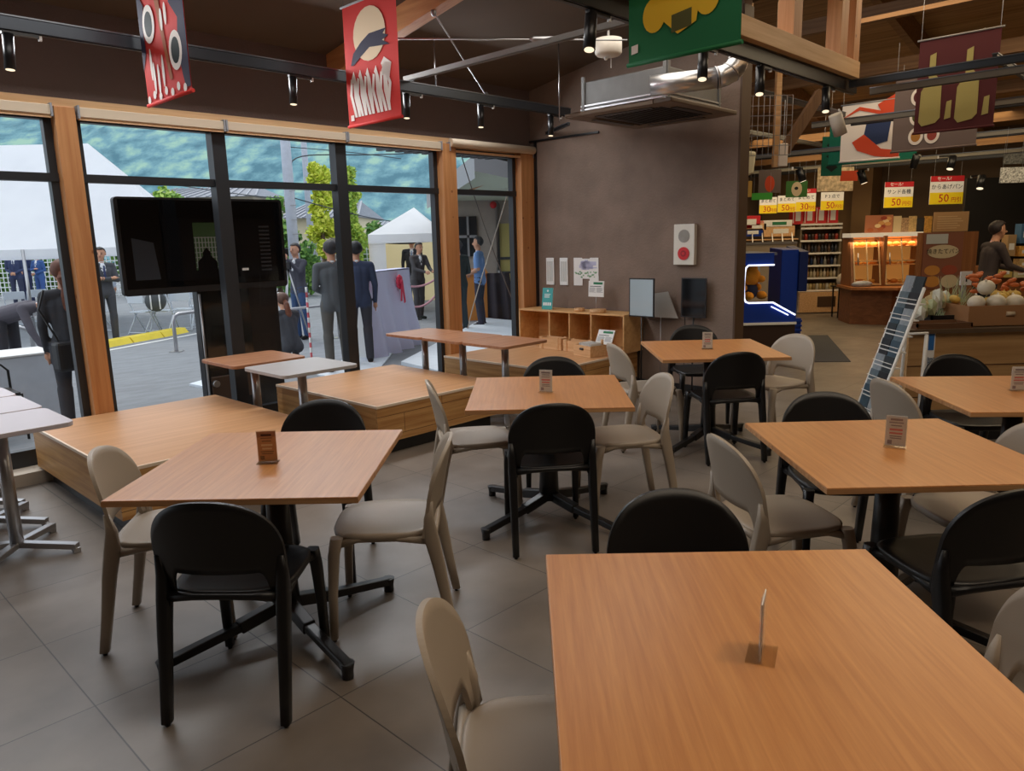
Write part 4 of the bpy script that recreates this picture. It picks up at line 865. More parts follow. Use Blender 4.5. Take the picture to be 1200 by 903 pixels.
def bottle(kind, c):
    key = (kind, c)
    if key in pro: return pro[key]
    m = mat('bottle_%d_%d_%d' % c, srgb(*c), .25); mb = MB()
    if kind == 0: mb.lathe([(0, 0), (.028, 0), (.028, .1), (.012, .13), (.012, .17), (0, .17)], 10)
    else: mb.lathe([(0, 0), (.033, 0), (.033, .09), (.027, .1), (.027, .12), (0, .12)], 10)
    pro[key] = mb.mesh('bottle' if kind == 0 else 'jar', m); return pro[key]
names = ['top', 'second', 'third', 'fourth', 'fifth', 'lowest']
for i, z in enumerate(lv[:6]):
    r = random.Random(i); n = 11
    row = names[5-i]
    for k in range(n):
        kind = 0 if i in (1, 2, 3) else 1; c = cols[(5-i) % 6][k % 3]
        o = link(bpy.data.objects.new('bottle' if kind == 0 else 'jar', bottle(kind, c)), None, ((a+b)/2-W/2+.07+(W-.14)*k/(n-1), 14.4+.06, z+.02))
        tag(o, '%s on the %s row of the store shelf' % ('dark bottle' if kind == 0 else 'pale-capped jar', row), 'bottle' if kind == 0 else 'jar', 'bottles and jars on the %s shelf row' % row)
# red boxes on top of the shelf
a2, b2, c2, d2 = rect(930, 252, 983, 270, 14.4)
for k in range(4):
    x0, x1, z0, z1 = rect(929+13.6*k, 250, 941.5+13.6*k, 269.5, 14.4); t = thing('snack_box', 'red and white snack box in the row on top of the bottle shelf', 'box', ((x0+x1)/2, 14.5, HH), 0, 'red snack boxes on top of the bottle shelf')
    mb = MB(); w = x1-x0; mb.box(-w/2, w/2, -.08, .1, 0, z1-z0); p = obj('carton', mb, M_RED, t); mb = MB(); mb.box(-w*.22, w*.26, -.084, -.08, .06, (z1-z0)*.85); mb.box(-w*.45, -w*.38, -.084, -.08, .02, (z1-z0)*.95); obj('white_print', mb, M_WHITE, p)
# left part of the shop: low cooler with goods, cardboard, red packs
a, b, c, d = rect(866, 284, 932, 361, 13.6); t = thing('shop_counter', 'pale shop counter with slanted racks behind the kiosk', 'counter', ((a+b)/2, 13.6, 0)); W = b-a
mb = MB(); mb.box(-W/2, W/2, 0, .7, 0, 1.35); obj('counter_body', mb, mat('counter_tan', srgb(150, 134, 112), .6), t)
mb = MB()
for k in range(6): mb.bar((-W/2+.05+k*.18, 0, 1.36), (-W/2+.12+k*.18, .3, 1.62), .015)
mb.box(-W/2, W/2, -.02, .02, 1.34, 1.38); mb.box(-W/2, W/2, .28, .32, 1.6, 1.64); obj('slanted_rack', mb, M_STEEL, t)
for (x0, y0, x1, y1, m, lab) in ((865, 253, 889, 268, C_PR, 'red packs standing at the far left shelf by the wall end'), (866, 268, 892, 277, M_KB, 'blue tray below the red packs'), (872, 262, 896, 270, M_CRATE, 'tan carton before the red packs'), (893, 258, 926, 266, M_WHITE, 'white carton with a green-framed label on the far shelf'), (893, 265, 929, 277, M_CRATE, 'brown carton below the white carton'), (897, 282, 925, 290, M_GREY, 'pale grey carton over the kiosk roof')):
    X0, X1, Z0, Z1 = rect(x0, y0, x1, y1, 13.9); t = thing('carton', lab, 'box', ((X0+X1)/2, 13.9, Z0), 0, 'cartons on the far left shelf'); w = X1-X0; h = Z1-Z0
    mb = MB(); mb.box(-w/2, w/2, -.1, .15, 0, h); p = obj('carton_body', mb, m, t, bevel=.004); mb = MB(); mb.box(-w*.2, w*.3, -.103, -.1, h*.3, h*.75); obj('label', mb, M_WHITE if m != M_WHITE else M_GREENI, p)
X0, X1, Z0, Z1 = rect(862, 276, 932, 280, 13.9)
t = thing('long_shelf', 'long pale shelf board with cartons on the tan wall', 'shelf', ((X0+X1)/2, 13.9, Z0)); mb = MB(); mb.box((X0-X1)/2, (X1-X0)/2, -.15, .3, -.02, 0); obj('board', mb, M_CRATE, t)
for k in (-1, 1): mb = MB(); mb.box(k*.5-.015, k*.5+.015, .2, .3, -Z0, -.02); obj('upright', mb, M_GREY, t)
# rug
M_MAT = mat('grey_mat', srgb(70, 70, 74), .95, var=.15, vscale=60, bump=.4, bscale=200)
mb = MB(); mb.prism([(4.07, 8.8), (4.78, 11.15), (4.4, 11.2), (3.66, 8.85)], 0, .008); tag(obj('floor_mat', mb, M_MAT, None, (0, 0, 0)), 'dark grey floor mat on the shop passage floor before the kiosk', 'mat')
# bread display
Y = 12.6; a, b, c, d = rect(1000, 276, 1075, 372, Y)
t = thing('bread_display', 'glowing wooden bread display case with tilted doors and white canopy', 'display case', ((a+b)/2, Y, 0), radians(-8)); W = b-a; HH = d
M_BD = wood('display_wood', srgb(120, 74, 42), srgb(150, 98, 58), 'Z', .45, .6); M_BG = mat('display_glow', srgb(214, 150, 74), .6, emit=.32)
zc = .62
mb = MB(); mb.prismX([(-.12, zc), (.5, zc), (.5, HH), (.12, HH)], W/2-.02, W/2+.1); obj('side_panel', mb, M_BD, t)
mb = MB(); mb.prismX([(-.12, zc), (.5, zc), (.5, HH), (.12, HH)], -W/2-.03, -W/2+.02); obj('side_panel', mb, M_BD, t)
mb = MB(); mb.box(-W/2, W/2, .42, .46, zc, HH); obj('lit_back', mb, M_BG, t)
mb = MB(); mb.box(-.08, -.03, -.08, .45, zc, HH); obj('divider', mb, M_BD, t)
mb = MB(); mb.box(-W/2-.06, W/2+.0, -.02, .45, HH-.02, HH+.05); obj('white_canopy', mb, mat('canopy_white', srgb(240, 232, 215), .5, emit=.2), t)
for z in (zc+.02, zc+.34, zc+.64): mb = MB(); mb.box(-W/2, W/2, -.05+.2*(z-zc), .44, z, z+.015); obj('shelf_board', mb, mat('amber_shelf', srgb(200, 140, 80), .4, emit=.08), t)
for s, e in ((-W/2+.02, -.1), (-.02, W/2-.03)):
    mb = MB(); y0, y1 = -.13, .11
    for x in (s, (s+e)/2, e-.015): mb.bar((x, y0, zc+.02), (x, y1, HH-.04), .018)
    for z in (zc+.03, (zc+HH)/2, HH-.05): yy = y0+(y1-y0)*(z-zc)/(HH-zc); mb.bar((s, yy, z), (e, yy, z), .016)
    dr = obj('glass_door', mb, mat('door_rail', srgb(196, 170, 130), .4), t)
    mb = MB(); mb.tube([(s+.03, y0-.02, zc+.35), (s+.03, y0+.03, zc+.55)], .01, 8); obj('door_handle', mb, M_STEEL, dr)
base = wood('display_base', srgb(110, 66, 36), srgb(140, 88, 52), 'X', .5, .5)
mb = MB(); mb.prism([(-W/2-.1, -.35), (0, -.6), (W/2+.08, -.3), (W/2+.08, .5), (-W/2-.1, .5)], .58, .62); obj('counter_top', mb, wood('counter_top', srgb(150, 92, 50), srgb(184, 122, 74), 'X', .35), t)
mb = MB(); mb.prism([(-W/2-.05, -.2), (-.02, -.42), (W/2+.06, -.2), (W/2+.06, .45), (-W/2-.05, .45)], 0, .58); obj('base_cabinet', mb, base, t)
br = random.Random(5); MBR = [mat('crust_%d' % i, srgb(*c), .6) for i, c in enumerate(((226, 160, 74), (206, 128, 52), (236, 184, 96)))]
loc0 = t.location; rr = Matrix.Rotation(radians(-8), 3, 'Z')
bl = []
for si, (z, nm) in enumerate(((zc+.035, 'bottom'), (zc+.355, 'middle'), (zc+.655, 'top'))):
    for side, x0, x1 in (('left', -W/2+.1, -.16), ('right', .06, W/2-.1)):
        n = 4
        for k in range(n):
            mb = MB(); mb.ball((0, 0, .035), .05, 10, sc=(1.2+.4*br.random(), .8, .75)); o = obj('bread_roll', mb, MBR[(k+si) % 3])
            o.location = rr @ Vector((x0+(x1-x0)*k/(n-1), .14+.05*br.random(), z))+loc0
            tag(o, 'golden bread roll on the %s shelf in the %s half of the bread display' % (nm, side), 'bread', 'bread rolls on the %s %s display shelf' % (nm, side))
# packs and boards on top of the bread display
def stand_card(lab, x0, y0, x1, y1, Y, m, fn=None, name='poster_board', cat='poster', lean=.1, floor=False):
    a, b, c, d = rect(x0, y0, x1, y1, Y); t = thing(name, lab, cat, ((a+b)/2, Y, 0 if floor else c)); w = b-a; h = d-c; z = c if floor else 0
    mb = MB(); mb.box(-w/2, w/2, 0, .015, z, z+h); p = obj('panel', mb, m, t)
    if floor: mb = MB(); mb.box(-.015, .015, .015, .04, 0, z+h*.5); mb.box(-.12, .12, -.1, .12, 0, .02); obj('stand_pole', mb, M_GREY, t)
    if fn: fn(p, w, h, z)
    return t
def bakery(p, w, h, z):
    r = random.Random(2); cols = [(206, 150, 90), (170, 90, 50), (226, 196, 150), (150, 60, 40)]
    for k in range(9): shape(p, [(x, zz) for x, zz in oval(r.uniform(-w*.35, w*.35), z+h*r.uniform(.2, .85), w*.12, h*.1, 14)], mat('bake_%d' % (k % 4), srgb(*cols[k % 4]), .7), k, 'printed_bread')
stand_card('bakery picture board leaning on top of the bread display, left', 1014, 252, 1046, 275, 12.75, mat('brick_print', srgb(176, 110, 78), .7), bakery)
for k in range(5):
    stand_card(['clear snack packs on the display top beside the left picture board', 'snack pack with dark dots on the display top', 'snack pack in the middle of the display top row', 'black and white leaflet pack leaning on the display top', 'golden snack pack at the right end of the display top'][k], 1047+9*k, 253+2*(k % 2), 1056+9*k, 275, 12.8, [mat('pack_clear', srgb(196, 176, 140), .4), mat('pack_dots', srgb(160, 130, 100), .5, var=.6, vscale=40), mat('pack_tan', srgb(190, 160, 110), .5, var=.3, vscale=30), M_DARK, mat('pack_gold', srgb(214, 160, 80), .5, var=.3, vscale=30)][k], None, 'snack_pack', 'snack')
stand_card('tan handwritten board above the bread poster', 1094, 248, 1135, 271, 11.6, mat('tan_board', srgb(176, 140, 100), .7), lambda p, w, h, z: lines(p, -w*.4, w*.4, h*.15, h*.85, 6, mat('tan_line', srgb(200, 170, 130), .7)))
# poster panel beside display
Yp = 11.3; a, b, c, d = rect(1081, 272, 1127, 338, Yp)
t = thing('poster_cabinet', 'dark wooden cabinet end carrying a large bread poster', 'cabinet', ((a+b)/2, Yp, 0)); w = b-a
ww = rect(1078, 272, 1145, 338, Yp); mb = MB(); mb.box(ww[0]-t.location.x, ww[1]-t.location.x, .02, .12, 0, d); obj('cabinet_body', mb, M_BD, t)
mb = MB(); mb.box(-w/2, w/2, 0, .02, c, d); p = obj('poster', mb, mat('poster_base', srgb(132, 84, 66), .4), t)
h = d-c
for (cx, cz_, rx, rz_, mm, nm) in ((0, .66, .4, .12, mat('poster_cream', srgb(196, 180, 150), .6), 'title_patch'), (-.24, .33, .2, .09, mat('poster_gold', srgb(190, 130, 60), .6), 'bread_picture'), (.2, .33, .2, .09, mat('poster_rust', srgb(150, 70, 50), .6), 'bread_picture'), (-.22, .13, .2, .1, MATS['poster_gold'], 'bread_picture'), (.22, .13, .22, .12, MATS['poster_cream'], 'bread_picture')):
    shape(p, oval(cx*w, c+cz_*h, rx*w, rz_*h), mm, 1, nm)
mb = MB(); mb.box(-w*.45, w*.1, -.008, -.006, c+h*.8, c+h*.97); obj('pale_notice', mb, mat('notice_grey', srgb(180, 184, 186), .4), p)
text('焼きたてパン', h*.1, M_DARK, p, (0, -.012, c+h*.66), name='poster_lettering')
stand_card('small white arrow sign on a thin stick among the vegetables', 1126, 318, 1139, 334, 6.2, M_PAPER, lambda p, w, h, z: prt(p, -.006, .006, z+h*.25, z+h*.75, M_DARK, 'arrow'), 'direction_sign', 'sign', floor=True)
stand_card('small white notice on the tan pillar', 992, 298, 1001, 313, 14.6, M_PAPER, lambda p, w, h, z: lines(p, -w*.35, w*.35, h*.2, h*.8, 4, M_GREY), 'wall_notice', 'notice')
# small side stand left of bread display
a, b, c, d = rect(984, 335, 995, 372, 13.4); t = thing('small_side_stand', 'small dark stand with a white bundle left of the bread display', 'stand', ((a+b)/2, 13.4, 0)); mb = MB()
for q in (-.1, .1): mb.box(q-.012, q+.012, 0, .02, 0, .55); mb.box(q-.012, q+.012, .25, .27, 0, .55)
obj('stand_legs', mb, M_BMET, t); mb = MB(); mb.box(-.14, .14, -.02, .3, .55, .57); obj('stand_top', mb, M_BMET, t)
mb = MB(); mb.ball((0, .1, .12), .12, 12, sc=(1, .8, 1.1)); tag(obj('white_bundle', mb, mat('bundle', srgb(190, 180, 165), .8), None, t.location+Vector((0, 0, .55))), 'white cloth bundle on the small dark stand', 'bundle')
mb = MB(); mb.ball((0, 0, .04), .12, 12, sc=(1.5, .7, .5)); tag(obj('wrapped_bread_pile', mb, mat('wrap', srgb(150, 156, 168), .4, var=.2, vscale=20), None, rr @ Vector((-.42, -.18, .62))+loc0), 'pile of wrapped goods on the left of the display counter', 'packs', kind='stuff')
# back of shop right: shelves behind the clerk
a, b, c, d = rect(1150, 235, 1200, 330, 11.5); t = thing('back_counter', 'dark back counter with boxes and packs behind the shop clerk', 'counter', ((a+b)/2+.3, 11.5, 0)); w = b-a+.6
mb = MB(); mb.box(-w/2, w/2, 0, .5, 0, .95); obj('counter_body', mb, M_BD, t)
mb = MB(); mb.box(-w/2, w/2, .5, .55, 0, 2.3); obj('dark_back', mb, mat('alcove_black', srgb(24, 22, 22), .6), t)
for z in (1.15, 1.35): mb = MB(); mb.box(.0, w/2, .1, .5, z, z+.015); obj('shelf_board', mb, M_BD, t)
for (x0, y0, x1, y1, m, lab) in ((1166, 312, 1184, 325, mat('box_yellow', srgb(196, 168, 90), .6), 'yellow box on the back counter right of the clerk'), (1178, 275, 1188, 300, mat('box_tan', srgb(170, 140, 100), .6), 'tall tan box leaning on the back counter'), (1192, 288, 1200, 300, mat('pack_gold', srgb(214, 160, 80), .5), 'golden pack on the upper shelf at the right frame edge'), (1192, 303, 1200, 314, mat('pack_tan', srgb(190, 160, 110), .5), 'tan pack on the lower shelf at the right frame edge'), (1194, 262, 1200, 285, mat('blue_card', srgb(70, 110, 150), .5), 'blue card at the right frame edge'), (1186, 313, 1200, 325, mat('box_pale', srgb(200, 190, 150), .6), 'pale packet box in front of the shelves')):
    X0, X1, Z0, Z1 = rect(x0, y0, x1+8 if x1 == 1200 else x1, y1, 11.4); t = thing('goods_box', lab, 'box', ((X0+X1)/2, 11.4, Z0), 0, 'boxes behind the clerk'); mb = MB(); w2 = X1-X0; mb.box(-w2/2, w2/2, -.05, .1, 0, Z1-Z0); p = obj('box_body', mb, m, t, bevel=.004); mb = MB(); mb.box(-w2*.3, w2*.3, -.053, -.05, (Z1-Z0)*.3, (Z1-Z0)*.6); obj('label', mb, M_PAPER, p)

# ------------------------------------------------------------------ vegetable counter
t = thing('vegetable_counter', 'long wooden vegetable counter behind the far right table', 'counter', (2.86, 5.3, 0))
M_VC = wood('counter_front', srgb(170, 130, 84), srgb(198, 158, 108), 'X', .5, .5)
mb = MB(); mb.box(0, 2.6, 0, .04, .12, .81)
obj('front_panel', mb, M_VC, t); mb = MB(); mb.prism([(.03, .03), (2.6, .03), (2.6, .9), (.55, .9)], 0, .12); obj('plinth', mb, M_BMET, t)
mb = MB(); mb.prism([(0, .04), (.03, .04), (.55, .9), (.52, .9)], .12, .81); obj('side_panel', mb, M_VC, t)
mb = MB(); mb.prism([(-.02, -.03), (2.6, -.03), (2.6, .92), (.53, .92)], .81, .84); obj('counter_top', mb, mat('counter_dark', srgb(92, 74, 56), .5), t)
mb = MB()
for z in (.34, .57): mb.box(0, 2.6, -.004, 0, z, z+.006)
obj('board_seams', mb, mat('seam', srgb(96, 66, 40), .7), t)
o = t.location
t = thing('vertical_banner_strip', 'narrow white and blue vertical sign on the vegetable counter front', 'sign', o+Vector((.155, -.012, .42))); mb = MB(); mb.box(-.028, .028, 0, .006, 0, .4); p = obj('strip', mb, M_WHITE, t)
mb = MB(); mb.box(-.02, .02, -.003, 0, .27, .39); obj('blue_block', mb, mat('sign_blue', srgb(50, 110, 180), .5), p)
tt = text('直売所', .055, mat('sign_blue'[:9] if 0 else 'sign_navy', srgb(40, 70, 110), .5), p, (0, -.004, .14), name='strip_lettering'); tt.rotation_euler = (pi/2, pi/2, 0)
def tray(lab, x, y, w, d, h, m, nm='tray'):
    t = thing(nm, lab, 'tray', o+Vector((x, y, .84))); mb = MB(); mb.box(-w/2, w/2, -d/2, d/2, 0, .012); q = obj('tray_base', mb, m, t); mb = MB()
    for (a, b, c, e) in ((-w/2, w/2, -d/2, -d/2+.012), (-w/2, w/2, d/2-.012, d/2), (-w/2, -w/2+.012, -d/2, d/2), (w/2-.012, w/2, -d/2, d/2)): mb.box(a, b, c, e, .012, h)
    obj('tray_rim', mb, m, t); return t
M_TRAYW = wood('tray_wood', srgb(90, 60, 38), srgb(120, 84, 56), 'X', .5)
tray('dark wooden tray at the left end of the vegetable counter', .25, .1, .4, .2, .04, M_TRAYW); tray('black tray of bagged vegetables beside the dark wooden tray', .5, .36, .44, .26, .07, M_BMET)
t = thing('cardboard_box', 'open cardboard box with a hand hole holding onions on the vegetable counter', 'box', o+Vector((.78, .22, .84))); M_CARD = mat('cardboard', srgb(160, 116, 76), .8)
mb = MB(); w, d, h = .66, .32, .15
for (a, b, c, e) in ((-w/2, w/2, -d/2, -d/2+.008), (-w/2, w/2, d/2-.008, d/2), (-w/2, -w/2+.008, -d/2+.008, d/2-.008), (w/2-.008, w/2, -d/2+.008, d/2-.008)): mb.box(a, b, c, e, 0, h)
mb.box(-w/2, w/2, -d/2, d/2, 0, .006); p = obj('box_walls', mb, M_CARD, t); mb = MB(); mb.tube([(-.06, -d/2-.001, .09), (.0, -d/2-.001, .09)], .016, 10); obj('hand_hole', mb, mat('hole_pale', srgb(200, 180, 150), .7), p)
mb = MB(); mb.box(-w/2+.01, w/2-.01, -d/2+.01, d/2-.01, .006, .1); obj('inner_liner', mb, M_CARD, t)
M_ON = mat('white_onion', srgb(212, 204, 184), .45, var=.08, vscale=12); M_ORV = mat('orange_vegetable', srgb(200, 108, 58), .5, var=.15, vscale=10); M_YLV = mat('yellow_vegetable', srgb(214, 180, 90), .5, var=.15, vscale=10)
r = random.Random(9)
def veg(nm, lab, x, y, z, R, m, grp, sc=(1, 1, .9)):
    mb = MB(); mb.ball((0, 0, 0), R, 14, sc=sc); mb.tube([(0, 0, R*.75), (0, 0, R*1.15)], [R*.22, R*.08], 8); q = tag(obj(nm, mb, m, None, o+Vector((x, y, .84+z))), lab, 'vegetable', grp); q.rotation_euler = (r.uniform(-.4, .4), r.uniform(-.4, .4), 0); return q
for x, y, z, R, lab in ((.56, .16, .165, .06, 'white onion at the front left of the cardboard box'), (.70, .15, .165, .065, 'white onion second from left at the front of the cardboard box'), (.84, .16, .16, .065, 'white onion third from left at the front of the cardboard box'), (.66, .22, .27, .06, 'white onion stacked topmost over the cardboard box'), (.98, .16, .165, .06, 'white onion at the right front of the cardboard box')): veg('white_onion', lab, x, y, z, R, M_ON, 'white onions in the cardboard box')
for k in range(26):
    x, y = .62+.5*r.random(), .28+.1*r.random(); z = .2+.13*r.random()
    q = veg('carrot', 'orange carrot in the heap above the onions', x, y+.02, z+.03, .021, M_ORV, 'heap of carrots behind the onions', (1.8, .8, .8))
for k in range(16): veg('yellow_squash', 'yellow vegetable in the heap behind the onions', .5+.55*r.random(), .24+.1*r.random(), .12+.1*r.random(), .035, M_YLV, 'heap of yellow vegetables behind the onions', (1.2, .9, .8))
for k in range(15):
    mb = MB(); s = r.uniform(.8, 1.3); hh = .12*s
    mb.add([(-.035, -.01, 0), (.035, -.01, 0), (.045, .01, hh*.7), (.015, 0, hh), (-.03, .015, hh*.85), (-.04, -.02, hh*.5), (0, .03, hh*.4), (.01, -.04, hh*.4)], [(0, 1, 7), (1, 2, 7), (2, 3, 7), (3, 4, 7), (4, 5, 7), (5, 0, 7), (0, 6, 1), (1, 6, 2), (2, 6, 3), (3, 6, 4), (4, 6, 5), (5, 6, 0)])
    q = obj('vegetable_bag', mb, [mat('bag_white', srgb(205, 208, 196), .35, var=.2, vscale=25), mat('bag_green', srgb(170, 180, 140), .35, var=.3, vscale=25), mat('bag_cream', srgb(214, 196, 150), .35, var=.25, vscale=25)][k % 3], None, o+Vector((.18+.022*k+.02*r.random(), .22+.012*k+.08*r.random(), .88+.008*k if k < 9 else .95)), r.uniform(-.6, .6))
    tag(q, 'clear bag of pale vegetables heaped on the black tray', 'vegetable bag', 'bagged vegetables on the black tray')
mb = MB()
for k in range(60):
    A = Vector((.3+.2*r.random(), .35+.1*r.random(), .85)); B = A+Vector((r.uniform(-.05, .2), r.uniform(-.05, .1), r.uniform(.15, .34))); mb.tube([A, (A+B)/2+Vector((.01, 0, .01)), B], [.004, .003, .001], 5)
tag(obj('leek_leaves', mb, mat('leek_green', srgb(170, 180, 140), .5), None, o+Vector((.12, 0, 0))), 'thin pale green leaves sticking up between bags and cardboard box', 'leaves', kind='stuff')

# ------------------------------------------------------------------ magazine rack
R0 = Vector((dep(1083, 340, 4.95).x-.27, 4.95, 0)); t = thing('magazine_rack', 'slanted white wire magazine rack full of leaflets left of the vegetable counter', 'rack', (R0.x, R0.y, 0), 0)
W = .26; H = 1.16; run = .27; mb = MB()
for s in (0, 1):
    y = s*W; mb.tube([(0, y, .01), (0, y, .3), (run, y, H)], .011, 8); mb.tube([(run+.02, y, .01), (run+.04, y, .85)], .011, 8); mb.tube([(.18, y, .86), (run+.05, y, .86)], .009, 8)
for z in (.02, .3, H): x = 0 if z <= .3 else run*(z-.3)/(H-.3); mb.tube([(x, 0, z), (x, W, z)], .008, 8)
obj('rack_frame', mb, M_WHITE, t)
for k in range(8):
    f0 = k/8; x = f0*run; z = .3+(H-.3)*f0; mb = MB(); mb.box(x-.012, x+.05, 0, W, z-.004, z+.004); mb.tube([(x-.012, 0, z+.03), (x-.012, W, z+.03)], .003, 6); obj('wire_tier', mb, M_WHITE, t)
RM = Matrix.Identity(3); lc = [(150, 160, 168), (60, 84, 100), (38, 42, 48), (100, 118, 128), (46, 56, 62)]
for k in range(8):
    for j in range(2):
        f0 = k/8; x = f0*run+.005; z = .306+(H-.3)*f0; mb = MB(); mb.box(-.006, .006, 0, .115, 0, .18)
        q = obj('leaflet', mb, mat('leaflet_%d' % ((k*2+j) % 5), srgb(*lc[(k*2+j) % 5]), .4, var=.25, vscale=15)); q.location = RM @ Vector((x, .01+.125*j, z))+Vector((R0.x, R0.y, 0)); q.rotation_euler = (0, radians(14), 0)
        tag(q, 'leaflet in the %s column of the magazine rack, tier %s from the floor' % (('near', 'far')[j], ('one', 'two', 'three', 'four', 'five', 'six', 'seven', 'eight')[k]), 'leaflet', 'leaflets in the magazine rack')
# ------------------------------------------------------------------ people
SKIN, HAIRC = srgb(206, 152, 122), srgb(34, 28, 27)
def mk(name, c, rough=.75): return mat(name, c, rough, var=.06, vscale=6)
def person(name_label, x, y, facing, h=1.7, jacket=(60, 62, 68), trousers=(54, 56, 62), shirt=(225, 228, 232), hair=(34, 28, 27), arms=('down', 'down'), lean=0, squat=0, female=False, ponytail=False, skirt=False, tie=None, base=OG, head_turn=0, sleeve='long', hold=None, group=None, stride=0, cap=False, hair2=None, step=None):
    s = h/1.72; P = []                           # primitives: a, b, ra, rb, tag
    T = Matrix.Identity(4)
    hipz = .90 if not squat else .30
    sw = .185 if not female else .165; hw = .095 if not female else .1
    up = lambda p: Vector((p[0], 0, 0))+Vector((0, (p[1])*cos(lean)+(p[2]-.95)*sin(lean), hipz+.05+(p[2]-.95)*cos(lean)-p[1]*sin(lean)))
    def cap_(a, b, ra, rb, tg): P.append((Vector(a), Vector(b), ra, rb, tg))
    # torso
    jt = 'jacket'
    for sx in (-1, 1):
        cap_(up((sx*.085, 0, 1.30)), up((sx*.07, 0, 1.05)), .095 if not female else .082, .085 if not female else .07, jt)
        cap_(up((sx*.07, 0, 1.05)), up((sx*.085, -.01, .88)), .085 if not female else .072, .105, jt)
        cap_(up((0, 0, 1.40)), up((sx*sw, 0, 1.385)), .062, .062, jt)
    cap_(up((0, 0, 1.30)), up((0, 0, .92)), .11, .11, jt)
    cap_(up((0, .062, 1.39)), up((0, .085, 1.24)), .042, .034, 'shirt')
    cap_(up((0, .01, 1.41)), up((0, .008, 1.44)), .056, .054, 'shirt')
    cap_(up((0, 0, 1.40)), up((0, .015, 1.52)), .055, .05, 'skin')
    hc = up((0, .02, 1.605))
    if lean > .5: hc = up((0, .06, 1.58))
    # head
    ht = Matrix.Rotation(head_turn, 3, 'Z')
    cap_(hc+ht @ Vector((0, -.012, .03)), hc+ht @ Vector((0, .012, -.035)), .088, .07, 'skin')
    cap_(hc+ht @ Vector((0, .02, -.06)), hc+ht @ Vector((0, .035, -.085)), .055, .035, 'skin')
    cap_(hc+ht @ Vector((0, .085, 0)), hc+ht @ Vector((0, .103, -.025)), .012, .015, 'skin')
    for sx in (-1, 1): cap_(hc+ht @ Vector((sx*.086, -.005, .01)), hc+ht @ Vector((sx*.09, -.008, -.02)), .016, .012, 'skin')
    # arms
    for sx, mode in ((-1, arms[0]), (1, arms[1])):
        S = up((sx*(sw+.01), 0, 1.375))
        if mode == 'down': E, Wr = up((sx*(sw+.055), -.02, 1.11)), up((sx*(sw+.05), .05, .87)); fd = Vector((0, .1, -1))
        elif mode == 'front': E, Wr = up((sx*(sw+.05), -.02, 1.12)), up((sx*.05, .2, 1.02)); fd = Vector((-sx*.9, .3, -.3))
        elif mode == 'crossed': E, Wr = up((sx*(sw+.04), .08, 1.13)), up((-sx*.07, .2, 1.17)); fd = Vector((-sx, 0, .1))
        elif mode == 'up': E, Wr = up((sx*(sw+.05), .16, 1.22)), up((sx*.1, .3, 1.45)); fd = Vector((-sx*.3, .3, 1))
        elif mode == 'reach': E, Wr = up((sx*(sw+.03), .14, 1.16)), up((sx*.1, .38, 1.12)); fd = Vector((-sx*.1, 1, -.1))
        elif mode == 'ground': E, Wr = S+Vector((sx*.02, .1, -.26)), S+Vector((-sx*.02, .2, -.5)); fd = Vector((0, .2, -1))
        elif mode == 'back': E, Wr = up((sx*(sw+.05), -.1, 1.12)), up((sx*.04, -.14, 1.0)); fd = Vector((-sx, 0, -.2))
        elif mode == 'knee': E, Wr = S+Vector((sx*.03, .16, -.22)), S+Vector((-sx*.08, .34, -.28)); fd = Vector((-sx*.3, .8, -.3))
        cap_(S, E, .056, .045, jt); 
        cap_(E, Wr, .043, .032, jt if sleeve == 'long' else 'skin')
        fd.normalize(); pm = Wr+fd*.06; cap_(Wr, pm, .026, .034, 'skin')
        side = fd.cross(Vector((sx, 0, .2))).normalized()
        for k in range(4): q = pm+side*(.024*(k-1.5)*.9); cap_(q, q+fd*(.075-.01*abs(k-1.4))+Vector((0, 0, -.01)), .0105, .0085, 'skin')
        cap_(Wr+fd*.02+side*.02, Wr+fd*.07+side*.055, .012, .01, 'skin')
    # legs
    for i, sx in enumerate((-1, 1)):
        fwd = stride*(1 if i else -1)
        if squat: Hp, K, A = Vector((sx*hw, 0, hipz)), Vector((sx*.15, .33, .42)), Vector((sx*.12, .06, .09))
        else: Hp, K, A = Vector((sx*hw, -.0, hipz)), Vector((sx*(hw+.01), .02+fwd*.5, .50)), Vector((sx*(hw+.015), -.02+fwd, .09))
        lt = 'trousers' if not skirt else 'skin'
        cap_(Hp, K, .095, .062, 'trousers'); cap_(K, A, .06, .045, lt)
        if not skirt and not squat: cap_(K, A, .07, .058, 'trousers')
        cap_(A+Vector((0, -.03, -.045)), A+Vector((sx*.02, .13, -.055)), .042, .034, 'shoe')
        if skirt: cap_(Hp, K+Vector((0, 0, .02)), .12, .12, 'trousers')
    if skirt: cap_(Vector((0, 0, hipz)), Vector((0, .02, .5)), .11, .13, 'trousers')
    bm = bmesh.new()
    for a, b, ra, rb, tg in P:
        d = b-a; L_ = max(d.length, 1e-4); z = d.normalized() if L_ > 1e-3 else Vector((0, 0, 1)); xx = z.orthogonal().normalized(); yy = z.cross(xx); n = 12; rings = []
        prof = []
        for k in range(4): t = pi/2*(k/3); prof.append((-cos(t)*ra, sin(t)*ra))
        for k in range(4): t = pi/2*(k/3); prof.append((L_+sin(t)*rb, cos(t)*rb))
        for zz, rr_ in prof:
            if rr_ < 1e-5: rings.append([bm.verts.new(a+z*zz)])
            else: rings.append([bm.verts.new(a+z*zz+(xx*cos(2*pi*j/n)+yy*sin(2*pi*j/n))*rr_) for j in range(n)])
        for q in range(len(rings)-1):
            A_, B_ = rings[q], rings[q+1]
            for j in range(n):
                v = [A_[j % len(A_)], A_[(j+1) % n % len(A_)], B_[(j+1) % n % len(B_)], B_[j % len(B_)]]
                v = [w for i2, w in enumerate(v) if w not in v[:i2]]
                if len(v) >= 3: bm.faces.new(v)
